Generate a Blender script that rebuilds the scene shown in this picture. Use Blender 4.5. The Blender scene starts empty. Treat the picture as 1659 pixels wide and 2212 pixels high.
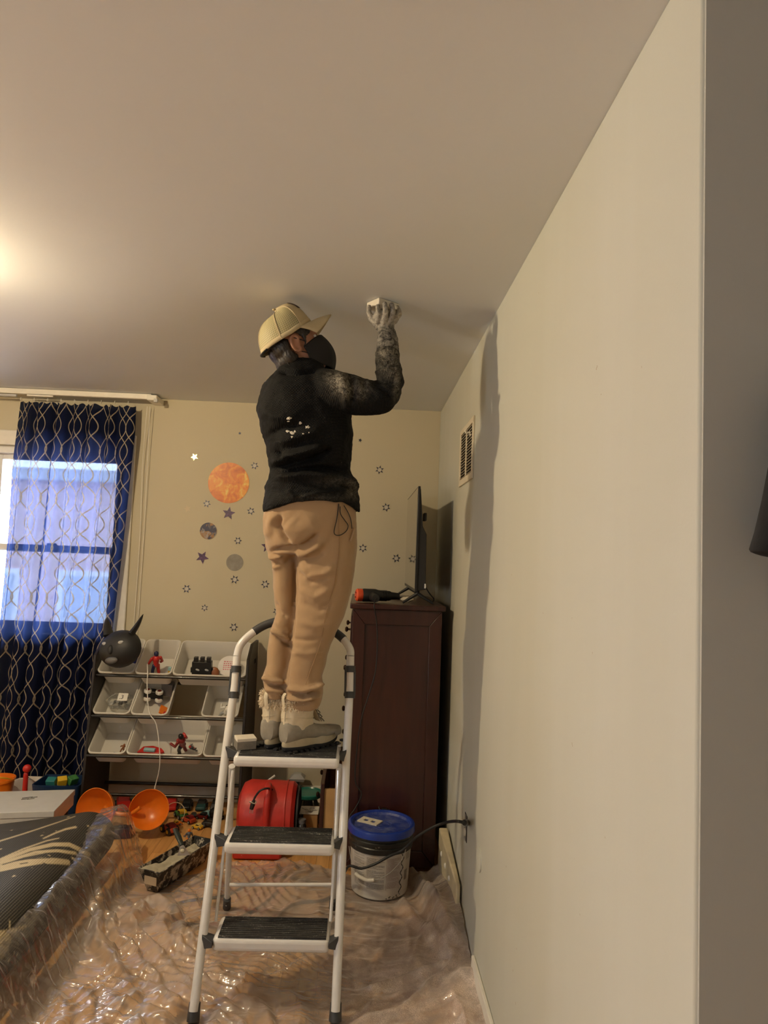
import bpy, bmesh, math, random
import numpy as np
from mathutils import Vector, Matrix, noise as mnoise

# ------------------------------------------------------------------ camera, world, lights, exposure
sc = bpy.context.scene
col = sc.collection
IMW, IMH, FPX = 1659, 2212, 1500.0
CAM_H, CEIL, WALLX, BACKY, EDGEY = 1.52, 2.46, 0.474, 4.363, 0.963
PITCH, YAW, ROLL = (math.radians(a) for a in (3.72, 1.79, 2.13))
fwd = Vector((math.sin(YAW) * math.cos(PITCH), math.cos(YAW) * math.cos(PITCH), math.sin(PITCH)))
rgt0 = Vector((math.cos(YAW), -math.sin(YAW), 0)); up0 = rgt0.cross(fwd)
rgt = rgt0 * math.cos(ROLL) + up0 * math.sin(ROLL)
upv = up0 * math.cos(ROLL) - rgt0 * math.sin(ROLL)
cam_data = bpy.data.cameras.new('camera'); cam = bpy.data.objects.new('camera', cam_data); col.objects.link(cam)
cam_data.sensor_fit = 'VERTICAL'; cam_data.sensor_height = 36.0; cam_data.lens = 36.0 * FPX / IMH
cam_data.clip_start = 0.02
mw = Matrix((rgt, upv, -fwd)).transposed().to_4x4(); mw.translation = (0, 0, CAM_H); cam.matrix_world = mw
sc.camera = cam

sc.view_settings.view_transform = 'Standard'; sc.view_settings.look = 'None'
sc.view_settings.gamma = 1.0; sc.view_settings.use_curve_mapping = False
sc.view_settings.exposure = 0.0
sc.cycles.use_denoising = True
sc.cycles.max_bounces = 10; sc.cycles.diffuse_bounces = 6; sc.cycles.transparent_max_bounces = 24
sc.cycles.caustics_reflective = False; sc.cycles.caustics_refractive = False
sc.cycles.sample_clamp_indirect = 10.0

world = bpy.data.worlds.new('overcast_sky'); sc.world = world; world.use_nodes = True
bg = world.node_tree.nodes['Background']; bg.inputs[0].default_value = (0.86, 0.93, 1.0, 1); bg.inputs[1].default_value = 36.0

WIN = (-3.25, -1.49, 0.98, 2.13)            # window opening x0,x1,z0,z1 in the back wall
por = bpy.data.lights.new('window_portal', 'AREA'); por.shape = 'RECTANGLE'
por.size = WIN[1] - WIN[0]; por.size_y = WIN[3] - WIN[2]; por.cycles.is_portal = True
po = bpy.data.objects.new('window_portal', por); col.objects.link(po)
po.location = ((WIN[0] + WIN[1]) / 2, BACKY + 0.13, (WIN[2] + WIN[3]) / 2); po.rotation_euler = (math.radians(-90), 0, 0)

ADDED_WIN = (-1.15, -0.55, 0.95, 2.1)              # unseen window added for daylight, y0,y1,z0,z1 in the left wall, out of frame
por2 = bpy.data.lights.new('window_portal', 'AREA'); por2.shape = 'RECTANGLE'
por2.size = ADDED_WIN[1] - ADDED_WIN[0]; por2.size_y = ADDED_WIN[3] - ADDED_WIN[2]; por2.cycles.is_portal = True
po2 = bpy.data.objects.new('window_portal', por2); col.objects.link(po2)
po2.location = (-3.4 - 0.11, (ADDED_WIN[0] + ADDED_WIN[1]) / 2, (ADDED_WIN[2] + ADDED_WIN[3]) / 2); po2.rotation_euler = (math.radians(90), 0, math.radians(-90))

LAMP = Vector((-1.60, 2.14, 2.42))
LAMP_W = 92.0
lamp = bpy.data.lights.new('ceiling_lamp_light', 'POINT'); lamp.energy = LAMP_W; lamp.color = (1.0, 0.79, 0.49); lamp.shadow_soft_size = 0.045
lo = bpy.data.objects.new('ceiling_lamp_light', lamp); col.objects.link(lo); lo.location = LAMP

# ------------------------------------------------------------------ helpers
def ray(px, py):
    return rgt * ((px - IMW / 2) / FPX) + upv * (-(py - IMH / 2) / FPX) + fwd
ORG = Vector((0, 0, CAM_H))
def P(px, py, Y):                                     # the point of a pixel at depth Y
    d = ray(px, py); return ORG + d * (Y / d.y)
def PX(px, py, X):
    d = ray(px, py); return ORG + d * (X / d.x)
def PZ(px, py, Z):
    d = ray(px, py); return ORG + d * ((Z - CAM_H) / d.z)
A_R, A_U, A_F = (np.array(v) for v in (rgt, upv, fwd))
def project(co):                                      # n x 3 -> n x 2 pixels
    v = co - np.array(ORG); d = v @ A_F
    return np.stack([IMW / 2 + FPX * (v @ A_R) / d, IMH / 2 - FPX * (v @ A_U) / d], 1)

def _hash(ix, iy, iz, seed):
    n = (ix * 374761393 + iy * 668265263 + iz * 2147483647 + seed * 974634777) & 0x7fffffff
    n = (n ^ (n >> 13)) * 1274126177 & 0x7fffffff
    n = (n ^ (n >> 16)) * 1911520717 & 0x7fffffff
    return ((n ^ (n >> 15)) & 0xffff) / 32767.5 - 1.0
def vnoise(p, seed=0):                                # smooth value noise in -1..1, p is n x 3
    p = np.asarray(p, float); i = np.floor(p).astype(np.int64); f = p - i; f = f * f * (3 - 2 * f)
    r = 0
    for dx in (0, 1):
        for dy in (0, 1):
            for dz in (0, 1):
                w = (f[:, 0] if dx else 1 - f[:, 0]) * (f[:, 1] if dy else 1 - f[:, 1]) * (f[:, 2] if dz else 1 - f[:, 2])
                r = r + w * _hash(i[:, 0] + dx, i[:, 1] + dy, i[:, 2] + dz, seed)
    return r
def fbm(p, seed=0, octv=4):
    r, a = 0, 1.0
    for k in range(octv):
        r = r + a * vnoise(p * (2.03 ** k) + 7.1 * k, seed + k); a *= 0.5
    return r

class MB:
    """collects faces for one mesh"""
    def __init__(s): s.v = []; s.f = []
    def add(s, verts, faces):
        b = len(s.v); s.v += [Vector(v) for v in verts]; s.f += [tuple(i + b for i in f) for f in faces]; return s
    def box(s, lo, hi, rot=None, org=None):
        x0, y0, z0 = lo; x1, y1, z1 = hi
        vs = [Vector(v) for v in ((x0,y0,z0),(x1,y0,z0),(x1,y1,z0),(x0,y1,z0),(x0,y0,z1),(x1,y0,z1),(x1,y1,z1),(x0,y1,z1))]
        if rot is not None: vs = [rot @ v for v in vs]
        if org is not None: vs = [v + Vector(org) for v in vs]
        return s.add(vs, [(3,2,1,0),(4,5,6,7),(0,1,5,4),(1,2,6,5),(2,3,7,6),(3,0,4,7)])
    def cbox(s, c, sz, rot=None):
        h = Vector(sz) / 2; return s.box(-h, h, rot, c)
    def loft(s, rings, cap=True, closed=True):
        n = len(rings[0]); vs = [v for r in rings for v in r]; fs = []
        for i in range(len(rings) - 1):
            for j in range(n if closed else n - 1):
                k = (j + 1) % n; fs.append((i*n+j, i*n+k, (i+1)*n+k, (i+1)*n+j))
        if cap:
            fs.append(tuple(range(n - 1, -1, -1))); fs.append(tuple((len(rings)-1)*n + j for j in range(n)))
        return s.add(vs, fs)
    def tube(s, pts, r, n=12, cap=True, flat=1.0):
        pts = [Vector(p) for p in pts]; rs = r if hasattr(r, '__len__') else [r] * len(pts)
        rings = []; ref = None
        for i, p in enumerate(pts):
            t = (pts[min(i+1, len(pts)-1)] - pts[max(i-1, 0)])
            t = t.normalized() if t.length > 1e-9 else Vector((0, 0, 1))
            if ref is None: ref = Vector((0,0,1)) if abs(t.z) < 0.9 else Vector((1,0,0))
            u = (ref - t * ref.dot(t)); u = u.normalized() if u.length > 1e-6 else t.orthogonal().normalized(); ref = u
            w = t.cross(u)
            rings.append([p + (u * math.cos(a) * flat + w * math.sin(a)) * rs[i] for a in (2*math.pi*k/n for k in range(n))])
        return s.loft(rings, cap)
    def lathe(s, prof, org=(0,0,0), n=28, rot=None, cap=True):
        rings = []
        for r, z in prof:
            ring = [Vector((r*math.cos(2*math.pi*k/n), r*math.sin(2*math.pi*k/n), z)) for k in range(n)]
            if rot is not None: ring = [rot @ v for v in ring]
            rings.append([v + Vector(org) for v in ring])
        return s.loft(rings, cap)
    def prism(s, poly, a, b, M=None):                  # 2-D outline extruded a..b along local z
        n = len(poly); vs = [Vector((x, y, a)) for x, y in poly] + [Vector((x, y, b)) for x, y in poly]
        if M is not None: vs = [M @ v for v in vs]
        return s.add(vs, [tuple(range(n-1,-1,-1)), tuple(range(n, 2*n))] + [(i, (i+1)%n, n+(i+1)%n, n+i) for i in range(n)])
    def ball(s, c, r, rot=None, nu=14, nv=9):
        r = (r, r, r) if not hasattr(r, '__len__') else r; vs = []; fs = []
        for i in range(nv + 1):
            t = math.pi * i / nv
            for j in range(nu):
                a = 2*math.pi*j/nu; v = Vector((math.sin(t)*math.cos(a)*r[0], math.sin(t)*math.sin(a)*r[1], -math.cos(t)*r[2]))
                if rot is not None: v = rot @ v
                vs.append(v + Vector(c))
        for i in range(nv):
            for j in range(nu): fs.append((i*nu+j, i*nu+(j+1)%nu, (i+1)*nu+(j+1)%nu, (i+1)*nu+j))
        return s.add(vs, fs)
    def caps(s, pts, rs, n=14):                        # a limb: round-ended tapered tube
        pts = [Vector(p) for p in pts]; s.tube(pts, rs, n)
        for p, r in ((pts[0], rs[0]), (pts[-1], rs[-1])): s.ball(p, r, nu=n, nv=8)
        return s
    def xf(s, M):
        s.v = [M @ v for v in s.v]; return s
    def mesh(s, name):
        m = bpy.data.meshes.new(name); m.from_pydata([tuple(v) for v in s.v], [], s.f)
        bm = bmesh.new(); bm.from_mesh(m); bmesh.ops.remove_doubles(bm, verts=bm.verts, dist=1e-6)
        bmesh.ops.recalc_face_normals(bm, faces=bm.faces); bm.to_mesh(m); bm.free(); return m
    def build(s, name, mat, parent=None, smooth=False, bevel=0, world=False, seg=2):
        return link(name, s.mesh(name), mat, parent, smooth, bevel, world, seg)

def link(name, me, mat, parent=None, smooth=False, bevel=0, world=False, seg=2):
    o = bpy.data.objects.new(name, me); col.objects.link(o)
    if mat is not None: me.materials.clear(); me.materials.append(mat)
    if smooth:
        me.polygons.foreach_set('use_smooth', [True] * len(me.polygons))
        if smooth != 'all': me.set_sharp_from_angle(angle=math.radians(38))
    if bevel:
        b = o.modifiers.new('bevel', 'BEVEL'); b.width = bevel; b.segments = seg; b.limit_method = 'ANGLE'; b.angle_limit = math.radians(40)
        b.harden_normals = False
        me.polygons.foreach_set('use_smooth', [True] * len(me.polygons)); me.set_sharp_from_angle(angle=math.radians(50))
    if parent is not None:
        o.parent = parent
        if world: o.matrix_parent_inverse = chain(parent).inverted()
    return o
def chain(o):                                          # matrix of an object from its own channels
    m = o.matrix_basis.copy()
    if o.parent is not None: m = chain(o.parent) @ o.matrix_parent_inverse @ m
    return m
def tag(o, label=None, cat=None, group=None, kind=None):
    for k, v in (('label', label), ('category', cat), ('group', group), ('kind', kind)):
        if v: o[k] = v
    return o
def thing(name, label, cat, loc=(0,0,0), rz=0, group=None, rot=None, scale=1):
    o = bpy.data.objects.new(name, None); col.objects.link(o); o.location = loc; o.empty_display_size = 0.05
    o.rotation_euler = rot if rot is not None else (0, 0, rz); o.scale = (scale,) * 3
    return tag(o, label, cat, group)
def copy_tree(o, parent=None):
    c = o.copy(); col.objects.link(c)
    if parent is not None: c.parent = parent
    for ch in [x for x in bpy.data.objects if x.parent == o]: copy_tree(ch, c)
    return c
def remesh(mb, voxel, smooth=2, fac=0.5):              # union of closed pieces as one skin
    me = mb.mesh('tmp'); o = bpy.data.objects.new('tmp', me); col.objects.link(o)
    r = o.modifiers.new('r', 'REMESH'); r.mode = 'VOXEL'; r.voxel_size = voxel
    if smooth:
        k = o.modifiers.new('s', 'SMOOTH'); k.iterations = smooth; k.factor = fac
    dg = bpy.context.evaluated_depsgraph_get(); dg.update()
    out = bpy.data.meshes.new_from_object(o.evaluated_get(dg)); bpy.data.objects.remove(o); bpy.data.meshes.remove(me)
    return out
def get_co(me):
    a = np.empty(len(me.vertices) * 3); me.vertices.foreach_get('co', a); return a.reshape(-1, 3)
def get_no(me):
    a = np.empty(len(me.vertices) * 3); me.vertices.foreach_get('normal', a); return a.reshape(-1, 3)
def set_co(me, a): me.vertices.foreach_set('co', np.asarray(a).ravel()); me.update()
def set_attr(me, name, vals):
    a = me.attributes.new(name, 'FLOAT', 'POINT'); a.data.foreach_set('value', np.asarray(vals, dtype=np.float32))
def seg_dist(uv, poly):                                # pixel distance from points to a polyline, and 0..1 along it
    best = np.full(len(uv), 1e9); tt = np.zeros(len(uv)); n = len(poly) - 1
    for i in range(n):
        a = np.array(poly[i], float); d = np.array(poly[i+1], float) - a; L = d @ d
        t = np.clip(((uv - a) @ d) / L, 0, 1); q = np.linalg.norm(uv - a - t[:, None] * d, axis=1)
        m = q < best; best[m] = q[m]; tt[m] = (i + t[m]) / n
    return best, tt
def catmull(pts, k=6):
    pts = [Vector(p) for p in pts]; out = []
    for i in range(len(pts) - 1):
        p0, p1, p2, p3 = pts[max(i-1,0)], pts[i], pts[i+1], pts[min(i+2, len(pts)-1)]
        for j in range(k):
            t = j / k; out.append(0.5*((2*p1) + (p2-p0)*t + (2*p0-5*p1+4*p2-p3)*t*t + (3*p1-p0-3*p2+p3)*t*t*t))
    return out + [pts[-1]]

# ------------------------------------------------------------------ materials
class NT:
    def __init__(s, name):
        s.m = bpy.data.materials.new(name); s.m.use_nodes = True; s.t = s.m.node_tree; s.n = s.t.nodes; s.l = s.t.links
        s.b = s.n['Principled BSDF']; s.out = s.n['Material Output']
    def node(s, kind, **kw):
        x = s.n.new(kind)
        for k, v in kw.items():
            if k.startswith('i_'):
                key = k[2:]; key = int(key) if key.isdigit() else key.replace('_', ' '); s.put(v, x.inputs[key])
            else: setattr(x, k, v)
        return x
    def put(s, v, sock):
        if isinstance(v, bpy.types.NodeSocket): s.l.new(v, sock)
        elif isinstance(v, (tuple, list)) and len(v) == 3 and sock.type == 'RGBA': sock.default_value = (*v, 1)
        else: sock.default_value = v
    def math(s, op, a, b=0.0, c=0.0, clamp=False):
        x = s.node('ShaderNodeMath', operation=op, use_clamp=clamp); s.put(a, x.inputs[0]); s.put(b, x.inputs[1])
        if len(x.inputs) > 2: s.put(c, x.inputs[2])
        return x.outputs[0]
    def mix(s, f, a, b, mode='MIX'):
        x = s.node('ShaderNodeMix', data_type='RGBA', blend_type=mode); s.put(f, x.inputs[0]); s.put(a, x.inputs[6]); s.put(b, x.inputs[7]); return x.outputs[2]
    def coord(s, which='Object', scale=None):
        c = s.node('ShaderNodeTexCoord').outputs[which]
        if scale is None: return c
        mp = s.node('ShaderNodeMapping'); s.l.new(c, mp.inputs[0]); mp.inputs['Scale'].default_value = scale if hasattr(scale, '__len__') else (scale,)*3
        return mp.outputs[0]
    def noise(s, vec, scale, detail=3.0, rough=0.5, dist=0.0):
        x = s.node('ShaderNodeTexNoise'); s.l.new(vec, x.inputs['Vector']); x.inputs['Scale'].default_value = scale; x.inputs['Detail'].default_value = detail
        x.inputs['Roughness'].default_value = rough; x.inputs['Distortion'].default_value = dist; return x.outputs[0]
    def ramp(s, f, stops):
        x = s.node('ShaderNodeValToRGB'); s.l.new(f, x.inputs[0]); e = x.color_ramp.elements
        while len(e) < len(stops): e.new(0.5)
        for k, (p, c) in enumerate(stops): e[k].position = p; e[k].color = (*c, 1) if hasattr(c, '__len__') else (c, c, c, 1)
        return x.outputs[0]
    def bump(s, h, strength=0.2, dist=0.002):
        x = s.node('ShaderNodeBump'); s.l.new(h, x.inputs['Height']); x.inputs['Strength'].default_value = strength; x.inputs['Distance'].default_value = dist
        s.l.new(x.outputs[0], s.b.inputs['Normal']); return x.outputs[0]
    def attr(s, name):
        x = s.node('ShaderNodeAttribute', attribute_name=name); return x.outputs['Fac']
    def sep(s, vec):
        x = s.node('ShaderNodeSeparateXYZ'); s.l.new(vec, x.inputs[0]); return x.outputs
def srgb(r, g, b):
    f = lambda c: (c/255/12.92) if c <= 10 else ((c/255 + 0.055)/1.055)**2.4
    return (f(r), f(g), f(b))
MATS = {}
def mat(name, color, rough=0.5, metal=0.0, var=0.0, vscale=20.0, bump=0.0, bscale=120.0, spec=0.5, coat=0.0, sss=0.0, trans=0.0, speck=None):
    if name in MATS: return MATS[name]
    k = NT(name); b = k.b; b.inputs['Roughness'].default_value = rough; b.inputs['Metallic'].default_value = metal
    b.inputs['Specular IOR Level'].default_value = spec; b.inputs['Coat Weight'].default_value = coat
    b.inputs['Transmission Weight'].default_value = trans
    co = k.coord('Object')
    c = color
    if var or True:
        n = k.noise(co, vscale, 4); v = max(var, 0.04)
        lo = tuple(x * (1 - v) for x in color); hi = tuple(min(1, x * (1 + v)) for x in color)
        c = k.ramp(n, [(0.3, lo), (0.7, hi)])
    if speck:
        n2 = k.noise(co, speck[1], 5, 0.65); m = k.ramp(n2, [(speck[2], 0.0), (speck[2] + 0.05, 1.0)]); c = k.mix(m, c, speck[0])
    k.put(c, b.inputs['Base Color'])
    if bump: k.bump(k.noise(co, bscale, 4), bump)
    MATS[name] = k.m; return k.m
# ------------------------------------------------------------------ the room
def paint(name, c1, c2, patch=None, rough=0.75, streak=False):
    k = NT(name); co = k.coord('Object'); b = k.b
    n = k.noise(co, 1.1, 3); c = k.mix(k.ramp(n, [(0.3, 0.0), (0.7, 1.0)]), c1, c2)
    if streak:
        mp = k.coord('Object', (0.5, 3.2, 0.35)); s = k.noise(mp, 1.6, 4, 0.55)
        c = k.mix(k.ramp(s, [(0.46, 0.0), (0.66, 0.30)]), c, patch)
        sp = k.noise(co, 34, 3, 0.6); c = k.mix(k.ramp(sp, [(0.74, 0.0), (0.76, 0.6)]), c, (0.33, 0.24, 0.15))
    elif patch:
        s = k.noise(co, 2.3, 5, 0.6); c = k.mix(k.ramp(s, [(0.55, 0.0), (0.72, 0.35)]), c, patch)
    k.put(c, b.inputs['Base Color']); b.inputs['Roughness'].default_value = rough; b.inputs['Specular IOR Level'].default_value = 0.3
    h = k.math('ADD', k.noise(co, 160, 3), k.math('MULTIPLY', k.noise(co, 3.0, 3), 6.0))
    k.bump(h, 0.10, 0.0015); return k.m
M_CEIL = paint('ceiling_paint', (0.72, 0.745, 0.77), (0.70, 0.725, 0.745), (0.745, 0.77, 0.79))
M_BACK = paint('back_wall_paint', (0.575, 0.52, 0.385), (0.55, 0.495, 0.36))
M_RIGHT = paint('right_wall_paint', (0.545, 0.545, 0.475), (0.525, 0.52, 0.45), (0.575, 0.575, 0.525), streak=True)
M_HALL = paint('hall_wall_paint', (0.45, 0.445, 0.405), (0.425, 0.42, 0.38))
M_TRIM = mat('trim_white', (0.80, 0.77, 0.70), 0.4, var=0.03)
M_FLOORBASE = mat('subfloor_dark', (0.16, 0.08, 0.035), 0.6)

def struct(o): o['kind'] = 'structure'; return o
X0, YN, XH = -3.4, -1.6, 1.75
x0, x1, z0, z1 = WIN
mb = MB()
mb.box((X0-.1, BACKY, -.05), (x0, BACKY+.14, CEIL)); mb.box((x1, BACKY, -.05), (WALLX+.14, BACKY+.14, CEIL))
mb.box((x0, BACKY, -.05), (x1, BACKY+.14, z0)); mb.box((x0, BACKY, z1), (x1, BACKY+.14, CEIL))
struct(mb.build('wall_back', M_BACK))
struct(MB().box((WALLX, EDGEY, -.05), (WALLX+.12, BACKY, CEIL)).build('wall_right', M_RIGHT, bevel=.006))
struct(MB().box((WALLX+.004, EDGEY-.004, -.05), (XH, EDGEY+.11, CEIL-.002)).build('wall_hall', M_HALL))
ya, yb, za, zb = ADDED_WIN
mb = MB(); mb.box((X0-.1, YN, -.05), (X0, ya, CEIL)); mb.box((X0-.1, yb, -.05), (X0, BACKY, CEIL)); mb.box((X0-.1, ya, -.05), (X0, yb, za)); mb.box((X0-.1, ya, zb), (X0, yb, CEIL))
struct(mb.build('wall_left', M_BACK))
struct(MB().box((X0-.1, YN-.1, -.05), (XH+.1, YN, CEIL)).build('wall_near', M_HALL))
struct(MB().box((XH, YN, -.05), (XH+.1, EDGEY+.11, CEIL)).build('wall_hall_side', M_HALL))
struct(MB().box((X0-.1, YN-.1, CEIL), (XH+.1, BACKY+.14, CEIL+.1)).build('ceiling', M_CEIL))

# hardwood floor: base plus one child per board
k = NT('oak_boards'); co = k.coord('Object'); oi = k.node('ShaderNodeObjectInfo').outputs['Random']
mp = k.coord('Object', (22, 1.4, 22)); g = k.noise(mp, 2.2, 5, 0.6, 0.6)
base = k.ramp(oi, [(0.0, (0.66, 0.35, 0.115)), (0.5, (0.74, 0.41, 0.14)), (1.0, (0.80, 0.47, 0.175))])
c = k.mix(k.ramp(g, [(0.35, 0.0), (0.7, 0.5)]), base, (0.38, 0.16, 0.045)); k.put(c, k.b.inputs['Base Color'])
k.b.inputs['Roughness'].default_value = 0.28; k.bump(g, 0.05, 0.001); M_OAK = k.m
floor = struct(MB().box((X0-.1, YN-.1, -.06), (XH+.1, BACKY+.14, -.004)).build('floor', M_FLOORBASE))
PW = 0.0635
rng = random.Random(4)
plank_meshes = {}
def plank(xa, ya, yb):
    L = round(yb - ya, 2)
    if L not in plank_meshes:
        plank_meshes[L] = MB().box((.0006, 0, -.012), (PW-.0006, L-.001, 0)).mesh('floor_board'); plank_meshes[L].materials.append(M_OAK)
    o = bpy.data.objects.new('floor_board', plank_meshes[L]); col.objects.link(o); o.location = (xa, ya, 0); o.parent = floor
xa = WALLX - PW; i = 0
while xa > -2.2:
    cuts = [1.55, 1.55 + 0.35 + 0.45 * ((i * 7) % 5) / 2.5]
    while cuts[-1] < BACKY - 0.3: cuts.append(round(cuts[-1] + 0.7 + 0.1 * rng.randrange(0, 5), 2))
    cuts[-1] = 4.36
    for a, b_ in zip(cuts, cuts[1:]): plank(xa, a, b_)
    xa -= PW; i += 1
mb = MB(); [mb.box((X0 + j*PW, YN, -.012), (X0 + (j+1)*PW - .001, 4.36, 0)) for j in range(int((-2.2-X0)/PW) + 1)]
[mb.box((-2.19 + j*PW, YN, -.012), (-2.19 + (j+1)*PW - .001, 1.55, 0)) for j in range(int((XH+2.19)/PW))]
tag(mb.build('floor_boards_beyond', M_OAK, floor), kind='stuff')

# baseboards
struct(MB().box((X0, BACKY-.016, 0), (WALLX, BACKY, .11)).build('baseboard_back', M_TRIM, bevel=.004))
struct(MB().box((WALLX-.014, EDGEY, 0), (WALLX, 2.62, .085)).build('baseboard_right', M_TRIM, bevel=.004))

# window: casing, sashes, panes, sill
M_WINW = mat('window_vinyl', (0.82, 0.83, 0.84), 0.35, var=0.02)
k = NT('window_glass'); tr = k.node('ShaderNodeBsdfTransparent'); gl = k.node('ShaderNodeBsdfGlossy'); gl.inputs['Roughness'].default_value = 0.02
ms = k.node('ShaderNodeMixShader'); fr = k.node('ShaderNodeFresnel'); fr.inputs[0].default_value = 1.3
k.l.new(fr.outputs[0], ms.inputs[0]); k.l.new(tr.outputs[0], ms.inputs[1]); k.l.new(gl.outputs[0], ms.inputs[2]); k.l.new(ms.outputs[0], k.out.inputs[0]); M_GLASS = k.m
w = bpy.data.objects.new('window_1', None); col.objects.link(w); w.location = ((x0+x1)/2, BACKY, z0); struct(w)
cx = 0.062
mb = MB(); mb.box((x1, BACKY-.018, z0-.08), (x1+cx, BACKY, z1+.09)); mb.box((x0-cx, BACKY-.018, z0-.08), (x0, BACKY, z1+.09))
mb.box((x0, BACKY-.018, z1), (x1, BACKY, z1+.09)); mb.box((x0-.03, BACKY-.014, z0-.13), (x1+.03, BACKY, z0-.035))
mb.build('window_casing', M_TRIM, w, world=True, bevel=.006)
MB().box((x0-.09, BACKY-.055, z0-.035), (x1+.075, BACKY+.06, z0)).build('window_sill', M_TRIM, w, world=True, bevel=.006)
mb = MB(); f = .045
mb.box((x0, BACKY+.03, z0), (x0+f, BACKY+.12, z1)); mb.box((x1-f, BACKY+.03, z0), (x1, BACKY+.12, z1)); mb.box((x0+f, BACKY+.03, z1-f), (x1-f, BACKY+.12, z1)); mb.box((x0+f, BACKY+.03, z0), (x1-f, BACKY+.12, z0+.03))
xm = -2.36; mb.box((xm-.04, BACKY+.03, z0), (xm+.04, BACKY+.12, z1))
mb.build('window_frame', M_WINW, w, world=True, bevel=.003)
for (a, b_) in ((x0+f, xm-.04), (xm+.04, x1-f)):
    for (za, zb, yy) in ((z0+.03, 1.515, BACKY+.05), (1.475, z1-f, BACKY+.08)):
        t = .034; mb = MB(); mb.box((a, yy, za), (a+t, yy+.03, zb)); mb.box((b_-t, yy, za), (b_, yy+.03, zb)); mb.box((a+t, yy, za), (b_-t, yy+.03, za+t)); mb.box((a+t, yy, zb-t), (b_-t, yy+.03, zb))
        s = mb.build('sash', M_WINW, w, world=True, bevel=.003)
        MB().box((a+t, yy+.013, za+t), (b_-t, yy+.017, zb-t)).build('pane', M_GLASS, s, world=True)
    MB().box(((a+b_)/2-.03, BACKY+.035, 1.515), ((a+b_)/2+.03, BACKY+.05, 1.53)).build('sash_lock', M_WINW, w, world=True, bevel=.003)

w2 = bpy.data.objects.new('added_window', None); col.objects.link(w2); w2.location = (X0, (ya+yb)/2, za); struct(w2)  # window added out of frame to put daylight on the walls
mb = MB(); mb.box((X0, ya-.07, za-.07), (X0+.018, ya, zb+.08)); mb.box((X0, yb, za-.07), (X0+.018, yb+.07, zb+.08)); mb.box((X0, ya, zb), (X0+.018, yb, zb+.08)); mb.box((X0, ya, za-.07), (X0+.018, yb, za)); mb.build('window_casing', M_TRIM, w2, world=True, bevel=.005)
for (ua, ub) in ((ya, (ya+yb)/2), ((ya+yb)/2, yb)):
    for (va, vb) in ((za, (za+zb)/2), ((za+zb)/2, zb)):
        t = .04; mb = MB(); mb.box((X0-.07, ua, va), (X0-.03, ua+t, vb)); mb.box((X0-.07, ub-t, va), (X0-.03, ub, vb)); mb.box((X0-.07, ua+t, va), (X0-.03, ub-t, va+t)); mb.box((X0-.07, ua+t, vb-t), (X0-.03, ub-t, vb)); s = mb.build('sash', M_WINW, w2, world=True, bevel=.003)
        MB().box((X0-.052, ua+t, va+t), (X0-.048, ub-t, vb-t)).build('pane', M_GLASS, s, world=True)

# outside: ground and the house across the way
M_YARD = mat('yard_concrete', (0.55, 0.55, 0.53), 0.8, var=0.2, vscale=3)
struct(MB().box((-14, BACKY+.2, -1.3), (8, 16, -1.2)).build('ground_outside', M_YARD))
hs = thing('neighbouring_house', 'pinkish brick house across the yard seen through the window', 'house', (-4.5, 9.2, -1.2))
k = NT('neighbour_brick'); br = k.node('ShaderNodeTexBrick'); k.l.new(k.coord('Object', (1, 1, 1)), br.inputs[0])
mp = k.node('ShaderNodeMapping'); k.l.new(k.coord('Object'), mp.inputs[0]); mp.inputs['Rotation'].default_value = (math.radians(90), 0, 0); k.l.new(mp.outputs[0], br.inputs[0])
br.inputs['Color1'].default_value = (0.66, 0.46, 0.43, 1); br.inputs['Color2'].default_value = (0.72, 0.52, 0.48, 1); br.inputs['Mortar'].default_value = (0.62, 0.55, 0.52, 1); br.inputs['Scale'].default_value = 4.0
k.l.new(br.outputs[0], k.b.inputs['Base Color']); M_NB = k.m
MB().box((-9, 9.2, -1.2), (-3.0, 11, 2.35)).box((-3.0, 9.6, -1.2), (2.5, 11, 2.0)).build('wall', M_NB, hs, world=True)
MB().box((-9.2, 9.0, 2.35), (-2.85, 11.2, 2.5)).box((-2.85, 9.4, 2.0), (2.6, 11.2, 2.12)).build('roof', mat('neighbour_roof', (0.5, 0.5, 0.52), 0.8), hs, world=True)
for xw in (-5.2, -3.9):
    g = MB().box((xw, 9.17, 0.0), (xw+.8, 9.2, 1.2)).build('house_window', M_WINW, hs, world=True)
    MB().box((xw+.07, 9.16, .07), (xw+.73, 9.168, 1.13)).build('window_pane', mat('far_glass', (0.5, 0.55, 0.62), 0.1), g, world=True)

# ceiling light fixture (just out of frame): base and frosted dome round the bulb
cl = thing('ceiling_light', 'flush bare bulb ceiling lamp glowing warm', 'ceiling lamp', (LAMP.x, LAMP.y, CEIL))
MB().tube([(-.11, 0, -.01), (-.11, 0, -.03)], .008, 10).build('lamp_stem', M_TRIM, cl, True)
MB().lathe([(.0, .0), (.17, .0), (.17, -.010), (.0, -.010)]).build('lamp_base', M_TRIM, cl, smooth=True)
k = NT('lamp_bulb'); k.b.inputs['Emission Color'].default_value = (1, .72, .38, 1); k.b.inputs['Emission Strength'].default_value = 6.0; M_BULB = k.m
b_ = MB().lathe([(.001, -.13), (.02, -.125), (.031, -.10), (.026, -.07), (.014, -.045), (.014, -.02)]).build('bulb', M_BULB, cl, smooth=True)
b_.location = (-.11, 0, 0)
MB().lathe([(.06, -.02), (.06, -.03), (.012, -.035), (.012, -.05), (.001, -.05)]).build('socket', M_TRIM, cl, smooth=True).location = (-.11, 0, 0)
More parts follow.
